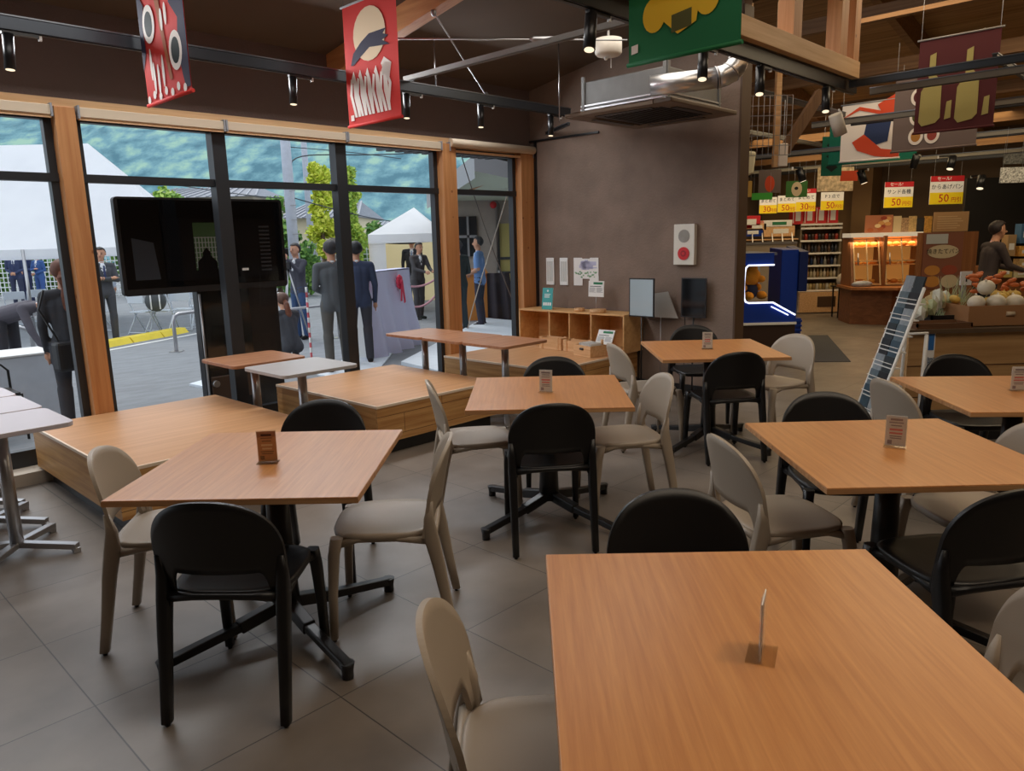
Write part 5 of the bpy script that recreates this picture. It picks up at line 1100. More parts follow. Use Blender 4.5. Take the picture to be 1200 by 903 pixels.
    me = bpy.data.meshes.new('tmp'); bm.to_mesh(me); bm.free()
    o = bpy.data.objects.new('tmp', me); COL.objects.link(o)
    md = o.modifiers.new('r', 'REMESH'); md.mode = 'VOXEL'; md.voxel_size = .0125; md.use_smooth_shade = True
    sm = o.modifiers.new('s', 'SMOOTH'); sm.iterations = 2; sm.factor = .5
    dg = bpy.context.evaluated_depsgraph_get(); me2 = bpy.data.meshes.new_from_object(o.evaluated_get(dg)); bpy.data.objects.remove(o)
    tags = ['skin', 'jacket', 'shirt', 'trousers', 'shoe']; me2.materials.clear()
    cs = {'skin': SKIN, 'jacket': srgb(*jacket), 'shirt': srgb(*shirt), 'trousers': srgb(*trousers), 'shoe': srgb(28, 26, 26)}
    for tg in tags: me2.materials.append(mk('cloth_%s_%d_%d_%d' % ((tg,)+tuple(int(c*999) for c in cs[tg][:3])), cs[tg], .6 if tg == 'skin' else .85))
    data = [(a, b-a, max((b-a).length_squared, 1e-9), ra, rb, tags.index(tg)) for a, b, ra, rb, tg in P]
    mi = []
    for p in me2.polygons:
        c = p.center; best = 9; bi = 1
        for a, d, l2, ra, rb, ti in data:
            t = (c-a).dot(d)/l2; t = 0 if t < 0 else 1 if t > 1 else t
            e = abs((c-a-d*t).length-(ra+(rb-ra)*t))
            if e < best-.0005: best = e; bi = ti
        mi.append(bi)
    me2.polygons.foreach_set('material_index', mi); me2.polygons.foreach_set('use_smooth', [True]*len(mi)); me2.name = 'body'
    R = thing('person', name_label, 'person', (x, y, base), facing, group); R.scale = (s, s, s)
    bo = link(bpy.data.objects.new('body', me2), R)
    # hair
    hm = mat('hair_%d_%d_%d' % hair, srgb(*hair), .6, var=.25, vscale=30)
    mb = MB(); n, hh = 24, 16; vs = []
    for i in range(hh+1):
        
        for j in range(n):
            a = 2*pi*j/n; t = pi*(.62+.24*max(0, -sin(a)))*i/hh; v = Vector((sin(t)*cos(a), sin(t)*sin(a), cos(t))); front = v.y
            rr_ = 1.0
            if front > .25 and v.z < .55: v = v*.5/max(v.length, .5); v.z += .5*.6; rr_ = .9
            w = .003*sin(9*a+5*t)
            vs.append(hc+ht @ Vector((v.x*(.097+w)*rr_, -.012+v.y*(.108+w)*rr_, .028+v.z*(.098+w)*rr_)))
    mb.add(vs, [(i*n+j, (i+1)*n+j, (i+1)*n+(j+1) % n, i*n+(j+1) % n) for i in range(hh) for j in range(n)], 0, True)
    if female and not ponytail: mb.tube([hc+Vector((0, -.05, .02)), hc+Vector((0, -.07, -.1)), hc+Vector((0, -.06, -.2))], [.085, .085, .04], 12)
    obj('hair', mb, hm, R)
    if ponytail:
        mb = MB(); b0 = hc+Vector((0, -.1, -.0)); tl = Vector((0, -.03, -1)) if not lean else Vector((0, -.15, -1))
        mb.tube([b0, b0+tl*.05+Vector((0, -.035, 0)), b0+tl*.2+Vector((.02, -.03, 0)), b0+tl*.33+Vector((.01, 0, 0)), b0+tl*.42+Vector((.02, .02, 0))], [.028, .042, .048, .035, .008], 12); obj('ponytail', mb, mat('hair_brown', srgb(120, 70, 48), .5, var=.3, vscale=20), R)
    for sx in (-1, 1):
        mb = MB(); mb.ball(hc+ht @ Vector((sx*.032, .077, .0)), .009, 8, sc=(1.5, .6, .8)); obj('eye', mb, mat('eye_dark', srgb(30, 24, 22), .3), R)
        mb = MB(); mb.ball(hc+ht @ Vector((sx*.033, .08, .022)), .009, 8, sc=(2, .5, .4)); obj('eyebrow', mb, hm, R)
    mb = MB(); mb.ball(hc+ht @ Vector((0, .079, -.05)), .01, 8, sc=(2, .6, .5)); obj('mouth', mb, mat('lips', srgb(160, 88, 80), .5), R)
    if tie: mb = MB(); mb.prismY([(-.012, .0), (.012, .0), (.022, -.24), (0, -.28), (-.022, -.24)], 0, .006); q = obj('necktie', mb, mat('tie_%d' % tie[0], srgb(*tie), .6), R, up((0, .112, 1.40)))
    if hold: hold(R, up)
    return R
D = radians
def face_to(dx, dy): return atan2(-dx, dy)       # turn so that local +y points along (dx, dy)
def px(x, yfeet, z=OG): P = at(x, yfeet, z); return P.x, P.y
def pxd(x, Y): return dep(x, 300, Y).x, Y
# woman at the left pane
def bag(R, up):
    mb = MB(); mb.box(-.17, .17, -.07, .07, -.28, 0); b = obj('shoulder_bag', mb, mat('bag_black', srgb(28, 28, 32), .5), R, Vector((.02, -.2, .98)), bevel=.03); b.rotation_euler = (0, 0, .5)
    mb = MB(); mb.tube([(-.12, 0, 0), (-.2, .12, .3), (-.12, .16, .47)], .009, 6); obj('strap', mb, M_BMET, b)
person('woman in dark suit with long brown ponytail standing just outside the left window, back turned', *pxd(70, 6.7), face_to(-.5, 1), 1.62, (58, 60, 66), (58, 60, 66), hair=(104, 62, 44), female=True, ponytail=True, hold=bag, arms=('down', 'front'))
person('man in grey suit with crossed arms standing behind the yellow kerb, looking right', *px(130, 401), face_to(.75, -.6), 1.74, (78, 80, 86), (70, 72, 78), arms=('crossed', 'crossed'), tie=(60, 70, 110), head_turn=-.5)
person('person in dark grey jacket bending forward at the left edge behind the rail', *pxd(-8, 9.0), face_to(1, -.1), 1.72, (92, 88, 96), (60, 60, 66), arms=('ground', 'ground'), lean=1.35, hair=(30, 28, 28))
person('man in navy suit, leftmost of the group by the far fence', *pxd(15, 24), face_to(.3, -1), 1.76, (52, 62, 96), (50, 56, 80), arms=('front', 'front'), tie=(40, 50, 90))
person('man in dark blue suit with clasped hands, second in the group by the far fence', *pxd(27, 25), face_to(.0, -1), 1.76, (46, 58, 96), (46, 52, 84), arms=('front', 'front'), tie=(60, 60, 80))
person('man in bright blue jacket with raised hand, right in the group by the far fence', *pxd(43, 24.5), face_to(-.3, -1), 1.68, (58, 92, 150), (60, 90, 150), arms=('front', 'crossed'), hair=(110, 80, 60))
person('person in pale shirt half hidden behind the man with crossed arms', *pxd(117, 17.5), face_to(.6, -1), 1.66, (190, 200, 214), (60, 62, 70), arms=('down', 'front'), hair=(70, 50, 40))
person('woman in dark jacket squatting outside by the middle pane, brown hair in a low ponytail', *px(343, 428), face_to(-.55, .6), 1.62, (66, 68, 74), (60, 62, 66), hair=(96, 66, 52), female=True, ponytail=True, squat=1, lean=.25, arms=('knee', 'knee'))
person('tall man in grey suit standing beside the white draped board, back turned', *pxd(388, 9.9), face_to(-.35, .8), 1.74, (88, 92, 96), (92, 90, 86), arms=('front', 'down'), hair=(48, 46, 48))
person('man in navy suit half hidden behind the black window mullion', *pxd(417, 10.6), face_to(-.3, 1), 1.72, (56, 66, 92), (62, 62, 70), arms=('down', 'down'), hair=(26, 26, 30))
def camera_(R, up):
    C = up((0, .34, 1.56)); mb = MB(); mb.box(-.07, .07, -.12, .16, -.06, .08); c = obj('video_camera', mb, M_BMET, R, C, bevel=.01); mb = MB(); mb.tube([(0, .16, .01), (0, .27, .01)], .05, 14); obj('lens', mb, M_BMET, c)
person('cameraman in dark jacket and jeans filming beside the television', *pxd(347, 13.6), face_to(-.5, -.75), 1.72, (72, 72, 82), (58, 84, 124), arms=('up', 'up'), hold=camera_, hair=(28, 26, 28))
person('man in dark suit and blue tie standing inside the small white tent', *pxd(483, 19.5), face_to(.0, -1), 1.8, (46, 48, 56), (94, 96, 106), arms=('down', 'down'), tie=(120, 150, 190))
person('man in grey suit leaning forward and holding a ribbon before the small tent', *px(492, 374), face_to(.75, -.7), 1.68, (74, 72, 74), (66, 64, 66), arms=('reach', 'reach'), lean=.12, stride=.06)
person('man in dark jacket behind the second pine post, facing away', *px(540, 387), face_to(-.6, .7), 1.7, (50, 62, 64), (52, 66, 72), arms=('down', 'front'), hair=(70, 70, 74))
person('man in blue short-sleeved vest jacket standing on the white platform outside', *px(564, 382), face_to(-1, .15), 1.76, (112, 150, 204), (54, 56, 72), arms=('front', 'front'), sleeve='short', hair=(50, 52, 56))
def ox(x, Y): return dep(x, 300, Y).x
# clerk inside the shop
person('shop clerk in dark vest and pink shirt working behind the vegetable counter', *pxd(1158, 9.4), face_to(1, -.1), 1.62, (62, 52, 50), (34, 30, 32), shirt=(210, 170, 176), hair=(40, 30, 28), arms=('reach', 'reach'), lean=.12, base=0)

# ------------------------------------------------------------------ outside ground
M_ASPH = mat('asphalt', srgb(132, 136, 140), .85, var=.14, vscale=3, bump=.4, bscale=80, stretch=(1, 3, 1))
mb = MB(); mb.box(-60, 40, GW+.3, 90, OG-.1, OG); struct('ground', mb, M_ASPH, label='grey asphalt yard outside the glass')
mb = MB(); mb.box(-4, 7, GW+.1, GW+.32, OG-.05, .0); struct('trim_11', mb, mat('outer_step', srgb(170, 170, 168), .7), label='concrete edge outside the glass')
# white platform sheets
pts = [at(470, 425, OG+.03), at(575, 450, OG+.03), at(690, 385, OG+.03), at(612, 372, OG+.03), at(568, 373, OG+.03)]
mb = MB(); c = sum(pts, Vector())/5; mb.prism([(p.x-c.x, p.y-c.y) for p in (pts[0], pts[1], pts[2], pts[4])], 0, .05); tag(obj('white_platform', mb, mat('white_carpet', srgb(222, 230, 238), .8, var=.04), None, Vector((c.x, c.y, OG))), 'low white platform carpet outside the right windows', 'platform')
pts = [at(372, 440, OG), at(430, 452, OG), at(478, 392, OG), at(455, 392, OG)]
mb = MB(); c = sum(pts, Vector())/4; mb.prism([(p.x-c.x, p.y-c.y) for p in pts], 0, .02); tag(obj('white_sheet', mb, MATS['white_carpet'], None, Vector((c.x, c.y, OG))), 'white ground sheet below the draped board', 'sheet')
pts = [at(222, 452, OG), at(345, 475, OG), at(380, 455, OG), at(243, 446, OG)]
mb = MB(); c = sum(pts, Vector())/4; mb.prism([(p.x-c.x, p.y-c.y) for p in pts], 0, .03); tag(obj('white_plate', mb, MATS['white_carpet'], None, Vector((c.x, c.y, OG))), 'white slab under the television column', 'slab')
# yellow kerb
M_KY = mat('kerb_yellow', srgb(240, 214, 60), .6, var=.05); ends = [(119, 409), (157, 401.5), (193, 395), (222, 389)]
for i in range(3):
    A, B = at(*ends[i], OG), at(*ends[i+1], OG); d = B-A; m_ = (A+B)/2; w = d.length/2-.015
    t = tag(obj('kerb_stone', MB().prismX([(0, 0), (.4, 0), (.32, .1), (.08, .1)], -w, w), M_KY, None, m_, atan2(d.y, d.x)), ['yellow kerb stone nearest the crossed-arms man', 'middle yellow kerb stone left of the television column', 'yellow kerb stone nearest the television column'][i], 'kerb', 'yellow kerb stones')
A, B = at(302, 380, OG), at(352, 369, OG); d = B-A; tag(obj('kerb_stone', MB().prismX([(0, 0), (.4, 0), (.32, .1), (.08, .1)], -d.length/2, d.length/2), M_KY, None, (A+B)/2, atan2(d.y, d.x)), 'yellow kerb stone right of the television column', 'kerb')
A, B = at(112, 412, OG), at(240, 388, OG); d = B-A; tag(obj('painted_line', MB().box(-d.length/2, d.length/2, -.16, -.06, 0, .004), M_WHITE, None, (A+B)/2, atan2(d.y, d.x)), 'white painted line on the asphalt along the yellow kerb', 'line')
# bollard rails
def hoop(lab, x0, x1, yb, ht, r=.03):
    A, B = at(x0, yb[0], OG), at(x1, yb[1], OG); t = thing('guard_rail', lab, 'rail', A); d = B-A; z = Vector((0, 0, 1)); q = .12; e = d.normalized()
    mb = MB(); mb.tube([z*0, z*(ht-q), z*(ht-q*.3)+e*q*.3, z*ht+e*q, d-e*q+z*ht, d-e*q*.3+z*(ht-q*.3), d+z*(ht-q), d], r, 12); obj('bent_tube', mb, M_STEEL, t)
    mb = MB(); mb.box(-.09, .09, -.09, .09, 0, .012); obj('foot_plate', mb, M_STEEL, t); mb = MB(); mb.box(d.x-.09, d.x+.09, d.y-.09, d.y+.09, 0, .012); obj('foot_plate', mb, M_STEEL, t)
hoop('steel hoop rail left of the television column', 207, 262, (412, 402), .62)
hoop('steel hoop rail behind the squatting woman', 338, 398, (405, 396), .62, .025)
hoop('steel hoop rail behind the bending person at the left edge', -40, 43, (440, 432), .62)
hoop('second steel hoop rail at the left edge before the woman in the dark suit', -20, 14, (432, 425), .72, .025)
# white table box and chair at bottom left
P = at(20, 492, OG); t = thing('white_table', 'white covered table outside the left window pane', 'table', (P.x, P.y, OG), YAW)
mb = MB(); mb.box(-.55, .35, -.3, .3, .0, .68); obj('cloth_cover', mb, mat('cover_white', srgb(208, 214, 222), .8, var=.05), t, bevel=.01); mb = MB(); mb.box(-.56, .36, -.31, .31, .68, .7); obj('table_top', mb, M_WHITE, t, bevel=.005)
P = at(5, 500, OG); t = thing('dark_metal_chair', 'thin dark metal chair arm rising before the white covered table', 'chair', (P.x+.1, P.y-.4, OG), YAW); mb = MB()
mb.tube([(-.25, 0, 0), (-.25, 0, .6), (-.2, 0, .66), (.2, 0, .66), (.25, 0, .6), (.25, 0, 0)], .012, 8); mb.tube([(-.25, -.4, 0), (-.25, -.4, .42), (.25, -.4, .42), (.25, -.4, 0)], .012, 8); obj('tube_frame', mb, M_BMET, t); mb = MB(); mb.box(-.24, .24, -.4, 0, .42, .44); obj('seat', mb, M_BMET, t)
# folding chairs
def fchair(lab, x, Y, rz):
    X = ox(x, Y); t = thing('folding_chair', lab, 'chair', (X, Y, OG), rz, 'white folding chairs set out in the yard'); M_FC = mat('chair_white', srgb(214, 222, 230), .4)
    for s in (-.2, .2): mb = MB(); mb.tube([(s, -.22, 0), (s, .05, .45), (s, .2, .78)], .012, 8); obj('back_leg', mb, M_FC, t); mb = MB(); mb.tube([(s, .25, 0), (s, -.05, .43)], .012, 8); obj('front_leg', mb, M_FC, t)
    mb = MB(); mb.box(-.2, .2, -.2, .16, .43, .455); obj('seat', mb, M_FC, t, bevel=.008); mb = MB(); mb.box(-.2, .2, .16, .18, .62, .8); obj('backrest', mb, M_FC, t, bevel=.008)
    mb = MB(); mb.tube([(-.2, -.2, .03), (.2, -.2, .03)], .009, 6); mb.tube([(-.2, .23, .04), (.2, .23, .04)], .009, 6); obj('cross_bar', mb, M_FC, t)
for i, (x, Y, lab) in enumerate(((105, 15.5, 'white folding chair between pine post and crossed-arms man'), (160, 15.2, 'white folding chair just right of the crossed-arms man'), (184, 15.3, 'white folding chair with a grey backpack on it'), (208, 15.6, 'white folding chair right of the backpack one'), (228, 16.4, 'white folding chair beside the television column'), (10, 17.5, 'white folding chair at the far left, below the navy suits'), (35, 18.2, 'white folding chair behind the ponytail woman'))): fchair(lab, x, Y, radians(150+12*i))
t = thing('backpack', 'grey striped backpack lying on a white folding chair', 'bag', (ox(176, 15.0), 15.0, OG+.46), .4); mb = MB(); mb.ball((0, 0, .2), .2, 14, sc=(1, .7, 1.05)); obj('bag_body', mb, mat('pack_grey', srgb(80, 84, 86), .7), t); mb = MB(); 
for s in (-.08, .08): mb.tube([(s, -.14, .05), (s, -.17, .2), (s, -.08, .39)], .015, 6)
obj('strap', mb, M_WHITE, t)
t = thing('step_ladder', 'small white step ladder standing behind the squatting woman', 'ladder', (ox(318, 13.2), 13.2, OG), .3)
for s in (-.17, .17): mb = MB(); mb.bar((s, -.2, 0), (s*.7, 0, .85), .03, .03); mb.bar((s, .22, 0), (s*.7, 0, .85), .03, .03); obj('side_rail', mb, M_WHITE, t)
for z in (.22, .45, .68): mb = MB(); mb.box(-.15, .15, -.2+.2*z/.85-.02, -.2+.2*z/.85+.05, z, z+.02); obj('step', mb, M_WHITE, t)
mb = MB(); mb.box(-.13, .13, -.05, .05, .85, .88); obj('top_step', mb, M_WHITE, t)
P = at(303, 372, OG); tag(obj('orange_container', MB().box(-.3, .3, -.2, .2, 0, .14), mat('orange_plastic', srgb(230, 110, 60), .5), None, P, .2, .02), 'flat orange container on the ground right of the television column', 'container')
t = thing('camera_tripod', 'dark camera tripod below the video camera', 'tripod', (ox(336, 13.2), 13.2, OG))
for k in range(3): mb = MB(); mb.tube([(0, 0, 1.3), (.3*cos(2.1*k+.4), .3*sin(2.1*k+.4), 0)], .014, 8); obj('leg', mb, M_STEEL, t)
mb = MB(); mb.box(-.05, .05, -.05, .05, 1.28, 1.4); obj('head', mb, M_BMET, t)
# traffic cone barrier: striped pole with chain
P = at(366, 430, OG); t = thing('striped_pole', 'thin red and white striped pole before the grey-suited man', 'pole', P); mb = MB()
for k in range(16): mb.tube([(0, 0, .07*k), (0, 0, .07*k+.07)], .016, 10, k % 2)
obj('pole', mb, [mat('pole_pink', srgb(216, 96, 104), .5), M_WHITE], t); mb = MB(); mb.lathe([(0, 0), (.14, 0), (.14, .03), (.03, .05), (0, .05)], 18); obj('base', mb, M_WHITE, t)

# ------------------------------------------------------------------ television on its column
tv0, tv1, tvv = 2.2, 3.66, 6.45
t = thing('television', 'large black television on a column just outside the glass', 'television', UV((tv0+tv1)/2, tvv, 1.175), YAW); w = (tv1-tv0)/2
mb = MB(); mb.prismY([(x, z+.39) for x, z in rpoly(2*w, .79, .03)], 0, .06); obj('housing', mb, mat('tv_body', srgb(24, 25, 28), .45), t)
mb = MB(); mb.box(-w+.03, w-.03, -.004, 0, .05, .765); sc_ = obj('screen', mb, mat('tv_screen', srgb(10, 11, 13), .06, spec=.6), t)
mb = MB(); mb.box(-w+.35, w-.12, -.02, -.004, .1, .62); obj('rear_cover', mb, mat('tv_cover', srgb(16, 17, 20), .12, spec=.6), t)
mb = MB()
for k in range(12): mb.box(w-.26, w-.16, -.0225, -.0205, .15+.035*k, .165+.035*k)
pass
M_SCG = mat('reflection_green', srgb(64, 92, 62), .2); M_SCL = mat('reflection_fence', srgb(150, 160, 160), .2); M_SCD = mat('reflection_dark', srgb(12, 13, 16), .15); M_SCM = mat('reflection_mid', srgb(52, 58, 66), .2)  # reflections on the television are painted as flat coloured pieces
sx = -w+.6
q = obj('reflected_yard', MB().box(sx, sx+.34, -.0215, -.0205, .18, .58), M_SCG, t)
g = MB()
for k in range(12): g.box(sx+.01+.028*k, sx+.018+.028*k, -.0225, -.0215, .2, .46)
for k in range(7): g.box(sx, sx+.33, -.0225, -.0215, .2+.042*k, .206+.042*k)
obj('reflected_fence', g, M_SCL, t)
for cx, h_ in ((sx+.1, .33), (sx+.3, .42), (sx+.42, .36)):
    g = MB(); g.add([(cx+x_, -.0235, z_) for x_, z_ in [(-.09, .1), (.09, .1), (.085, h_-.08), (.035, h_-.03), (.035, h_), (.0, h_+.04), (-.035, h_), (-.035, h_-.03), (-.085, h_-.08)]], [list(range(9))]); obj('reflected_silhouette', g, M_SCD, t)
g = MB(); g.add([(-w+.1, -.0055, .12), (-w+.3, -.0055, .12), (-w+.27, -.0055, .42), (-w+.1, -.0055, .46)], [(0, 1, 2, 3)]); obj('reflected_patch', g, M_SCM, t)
obj('vent_slots', mb, mat('tv_vent', srgb(40, 42, 46), .5), t)
mb = MB(); mb.box(.28, .34, -.024, -.0205, .16, .18); obj('white_label', mb, M_WHITE, t)
t = thing('television_column', 'black cabinet column with glossy front carrying the television', 'stand', UV(3.17, 6.62, OG), YAW)
mb = MB(); mb.box(-.37, .39, -.14, -.04, .0, 1.4); obj('column_body', mb, mat('column_black', srgb(26, 27, 30), .3), t, bevel=.006)
mb = MB(); mb.box(-.33, .1, -.146, -.14, .62, 1.32); obj('glossy_panel', mb, mat('column_gloss', srgb(16, 22, 24), .07, spec=.7), t)
mb = MB(); mb.box(-.33, .1, -.16, -.14, .34, .56); obj('shelf_box', mb, mat('column_shelf', srgb(70, 52, 42), .4), t, bevel=.01)
mb = MB(); mb.tube([(-.3, -.15, .5), (-.3, -.2, .5)], .03, 12); mb.tube([(-.36, -.16, .2), (-.36, -.16, 1.3)], .01, 8); obj('cable_fitting', mb, M_STEEL, t)

# ------------------------------------------------------------------ white draped unveiling board
A, B = at(432, 421, OG), at(486, 402, OG); d = B-A; ang = atan2(d.y, d.x)
t = thing('draped_board', 'tall board under white cloth with red ribbons standing outside', 'board', A, ang); L_ = d.length
M_CL = mat('white_cloth', srgb(214, 216, 244), .75)
zt = dep(440, 319, A.y).z-OG
def drape(a, b):
    x = L_*(-.02+.98*a); flare = (1-b)**1.5; fold = .05*sin(a*26)*(.3+flare); return (x+(a-.35)*flare*.3, fold-.16*flare+.0, zt*b*(1-.02*a))
mb = MB(); mb.grid(drape, 60, 14); mb.grid(lambda a, b: (L_*.96*a, .25+.03*sin(a*20)+.15*(1-b), zt*b), 30, 8); mb.grid(lambda a, b: (L_*.96*a, .25*b, zt), 20, 3); mb.grid(lambda a, b: (L_*.96+.04*(1-b), .25*a, zt*b), 4, 10); obj('white_drape', mb, M_CL, t)
mb = MB(); mb.box(.05, L_*.9, .06, .2, 0, zt-.02); obj('hidden_board', mb, M_WHITE, t)
mb = MB(); xr = L_*.63
for k in range(8): q = 2*pi*k/8; mb.ball((xr+.07*cos(q), -.07, zt-.2+.07*sin(q)), .05, 8, sc=(1, .5, 1))
mb.ball((xr, -.09, zt-.2), .04, 8); mb.prismY([(xr-.02, zt-.2), (xr+.03, zt-.2), (xr+.1, zt-.52), (xr+.05, zt-.54)], -.12, -.11); mb.prismY([(xr-.03, zt-.2), (xr+.02, zt-.2), (xr-.02, zt-.5), (xr-.07, zt-.5)], -.115, -.105); obj('ribbon_rosette', mb, mat('rosette_red', srgb(224, 60, 90), .6), t)
mb = MB(); mb.box(.1, .16, -.09, -.085, zt-.3, zt-.03); mb.ball((.24, -.08, zt-.17), .025, 8); obj('ribbon_tail', mb, MATS['rosette_red'], t)
def wire(lab, pts, r, m, nm='rope', cat='rope', stripes=0):
    c = sum(pts, Vector())/len(pts); mb = MB(); n = 14
    def bz(t): 
        k = len(pts)-1; q = [p-c for p in pts]
        while len(q) > 1: q = [q[i]*(1-t)+q[i+1]*t for i in range(len(q)-1)]
        return q[0]
    P = [bz(i/n) for i in range(n+1)]; mb.tube(P, r, 8)
    return tag(obj(nm, mb, m, None, c), lab, cat)
M_ROPE = mat('pink_rope', srgb(206, 150, 160), .7)
for (y0, y1, s, lab) in ((333, 322, 342, 'upper pink and white rope hanging before the small tent'), (352, 338, 372, 'lower pink and white rope hanging before the small tent')):
    wire(lab, [dep(470, y0, 14.5), dep(495, s, 14.8), dep(516, y1, 15)], .02, M_ROPE)

# ------------------------------------------------------------------ tents
def canvas(name, c):
    m = mat(name, c, .85, var=.04, vscale=2, bump=.5, bscale=2.5); nt = m.node_tree; b = nt.nodes['Principled BSDF']; o = nt.nodes['Material Output']
    tr = nt.nodes.new('ShaderNodeBsdfTranslucent'); tr.inputs['Color'].default_value = c; mx = nt.nodes.new('ShaderNodeMixShader'); mx.inputs[0].default_value = .4
    nt.links.new(b.outputs[0], mx.inputs[1]); nt.links.new(tr.outputs[0], mx.inputs[2]); nt.links.new(mx.outputs[0], o.inputs['Surface']); return m
M_TENT = canvas('tent_canvas', srgb(246, 248, 252))
def tentpart(t, o, quads, nm='canopy', m=M_TENT):
    mb = MB()
    for q in quads:
        q = [Vector(p)-o for p in q]
        if len(q) == 3: mb.add(q, [(0, 1, 2)])
        else: mb.grid(lambda a, b: (q[0]*(1-a)+q[1]*a)*(1-b)+(q[3]*(1-a)+q[2]*a)*b-Vector((0, 0, .12*sin(pi*a)*sin(pi*b))), 14, 8)
    return obj(nm, mb, m, t)
Yt = 13.5; ap = dep(103, 168, 17.5); ap2 = dep(-260, 176, 17.5)
cR = dep(232, 287, 15.0); cL = dep(-190, 303, 14.2); cRb = dep(250, 283, 20.5); cLb = dep(-220, 296, 20)
zE = cR.z; cL.z = zE; cRb.z = zE; cLb.z = zE
t = thing('white_tent', 'large white peaked tent behind the left windows', 'tent', Vector((ap.x, ap.y, OG))); o = t.location
tentpart(t, o, [(cL, cR, ap, ap2)]); tentpart(t, o, [(cR, cRb, ap)], 'gable_canvas'); tentpart(t, o, [(cRb, cLb, ap2, ap)], 'rear_canopy')
dz = Vector((0, 0, -.14)); tentpart(t, o, [(cL+dz, cR+dz, cR, cL)], 'valance'); tentpart(t, o, [(cR+dz, cRb+dz, cRb, cR)], 'valance')
for c in (cR, cRb, (cR+cL)/2, cL): mb = MB(); mb.tube([Vector((c.x, c.y, OG))-o, c-o], .03, 8); obj('tent_pole', mb, M_STEEL, t)
ap = dep(485, 243, 19.5); c1 = dep(431, 275, 17.5); c2 = dep(517, 278, 17.5); c3 = dep(524, 277, 22); c4 = dep(447, 274, 22); zE = c1.z
for c in (c2, c3, c4): c.z = zE
t = thing('small_white_tent', 'smaller white tent with cream inner walls behind the draped board', 'tent', Vector((ap.x, ap.y, OG))); o = t.location
tentpart(t, o, [(c1, c2, ap)]); tentpart(t, o, [(c2, c3, ap), (c3, c4, ap), (c4, c1, ap)], 'rear_canopy'); dz = Vector((0, 0, -.2)); tentpart(t, o, [(c1+dz, c2+dz, c2, c1)], 'valance')
for c, wd in ((c1, .38), (c2, .1)): g = Vector((c.x, c.y+.08, OG)); k = Vector((c.x, c.y+.08, c.z-.05)); tentpart(t, o, [(g, g+Vector((wd, 0, 0)), k+Vector((wd, 0, 0)), k)], 'corner_curtain')
G = lambda c: Vector((c.x, c.y, OG)); tentpart(t, o, [(G(c4), G(c3), c3, c4), (G(c4)+Vector((-.6, 0, 0)), G(c1), c1, c4)], 'inner_wall', canvas('tent_inner', srgb(240, 222, 176)))
t = thing('tent_table', 'low table with dark things on it inside the small tent', 'table', (ox(470, 18.5), 18.5, OG)); mb = MB(); mb.box(-.9, .5, -.25, .25, .68, .72); obj('table_top', mb, M_GREY, t)
for q in (-.8, .4): mb = MB(); mb.box(q, q+.03, -.2, .2, 0, .68); obj('leg', mb, M_STEEL, t)
r = random.Random(4)
for k in range(5): mb = MB(); mb.ball((0, 0, .07), .1, 8, sc=(1, .8, .8)); tag(obj('dark_bundle', mb, mat('bundle_dark', srgb(60, 58, 64), .7), None, (ox(452+9*k, 18.5), 18.4+.1*(k % 2), OG+.72)), 'dark bundle in the row on the table in the small tent', 'bundle', 'dark bundles on the tent table')
# ------------------------------------------------------------------ fence
M_FEN = mat('fence_white', srgb(222, 226, 228), .5)
fp = MB(); Wf = 2.4
for k in range(17): fp.box(-Wf/2+Wf*k/16-.012, -Wf/2+Wf*k/16+.012, -.01, .01, .05, 1.55)
for k in range(9): fp.box(-Wf/2, Wf/2, -.012, .012, .1+.17*k, .13+.17*k)
fm = fp.mesh('mesh', M_FEN); pm_ = MB().box(-.03, .03, -.03, .03, 0, 1.65).mesh('post', M_FEN)
for k in range(16):
    t = thing('fence_panel', 'white wire fence panel in the row along the far side of the yard', 'fence', (-31+Wf*k, 27-.0*k, OG), 0, 'white fence panels along the yard')
    link(bpy.data.objects.new('mesh', fm), t); link(bpy.data.objects.new('post', pm_), t, (Wf/2, 0, 0))
# ------------------------------------------------------------------ trees, hedge, houses, poles, hill
def tree(lab, x, Y, zb, zt, wd, cols, n=2600, leaf=.11, trunk=True, seed=1, shape_='cone'):
    X = ox(x, Y); t = thing('tree', lab, 'tree', (X, Y, OG)); r = random.Random(seed); mb = MB(); H = zt-zb
    blobs = []
    for k in range(24):
        b = r.random(); w = wd*(.35+.65*sin(pi*min(1, .15+b*.8))) if shape_ == 'round' else wd*(1-.65*b)
        a = r.uniform(0, 2*pi); q = w*.7*sqrt(r.random()); blobs.append((Vector((q*cos(a), q*sin(a), zb-OG+H*(.08+.84*b))), wd*.35*r.uniform(.7, 1.3)))
    for k in range(n):
        c, R_ = r.choice(blobs); v = Vector((r.gauss(0, 1), r.gauss(0, 1), r.gauss(0, 1))).normalized()*R_*(.6+.45*r.random()); p = c+v
        a = Vector((r.gauss(0, 1), r.gauss(0, 1), r.gauss(0, 1))).normalized(); b = a.orthogonal().normalized(); s = leaf*r.uniform(.6, 1.3)
        mb.add([p-a*s, p+b*s*.6, p+a*s, p-b*s*.6], [(0, 1, 2, 3)], r.randrange(3))
    obj('foliage', mb, [mat('leaf_%d_%d_%d' % c, srgb(*c), .7) for c in cols], t)
    if trunk: mb = MB(); mb.tube([(0, 0, 0), (.05, 0, (zb-OG)*.6), (0, 0, zb-OG+H*.8)], [.12, .09, .03], 10); obj('trunk', mb, mat('bark', srgb(110, 92, 76), .9), t)
YG = [(196, 206, 60), (170, 190, 50), (214, 220, 90)]; GN = [(96, 140, 60), (70, 116, 50), (130, 168, 80)]
tree('tall bright yellow-green tree behind the grey-suited man', 379, 24, 1.0, 4.2, .62, YG, 4200, .09, seed=3)
tree('yellow-green tree partly behind the right window mullion', 412, 26, .6, 4.4, .7, [(150, 180, 60), (180, 200, 80), (130, 165, 60)], 3000, .09, seed=5)
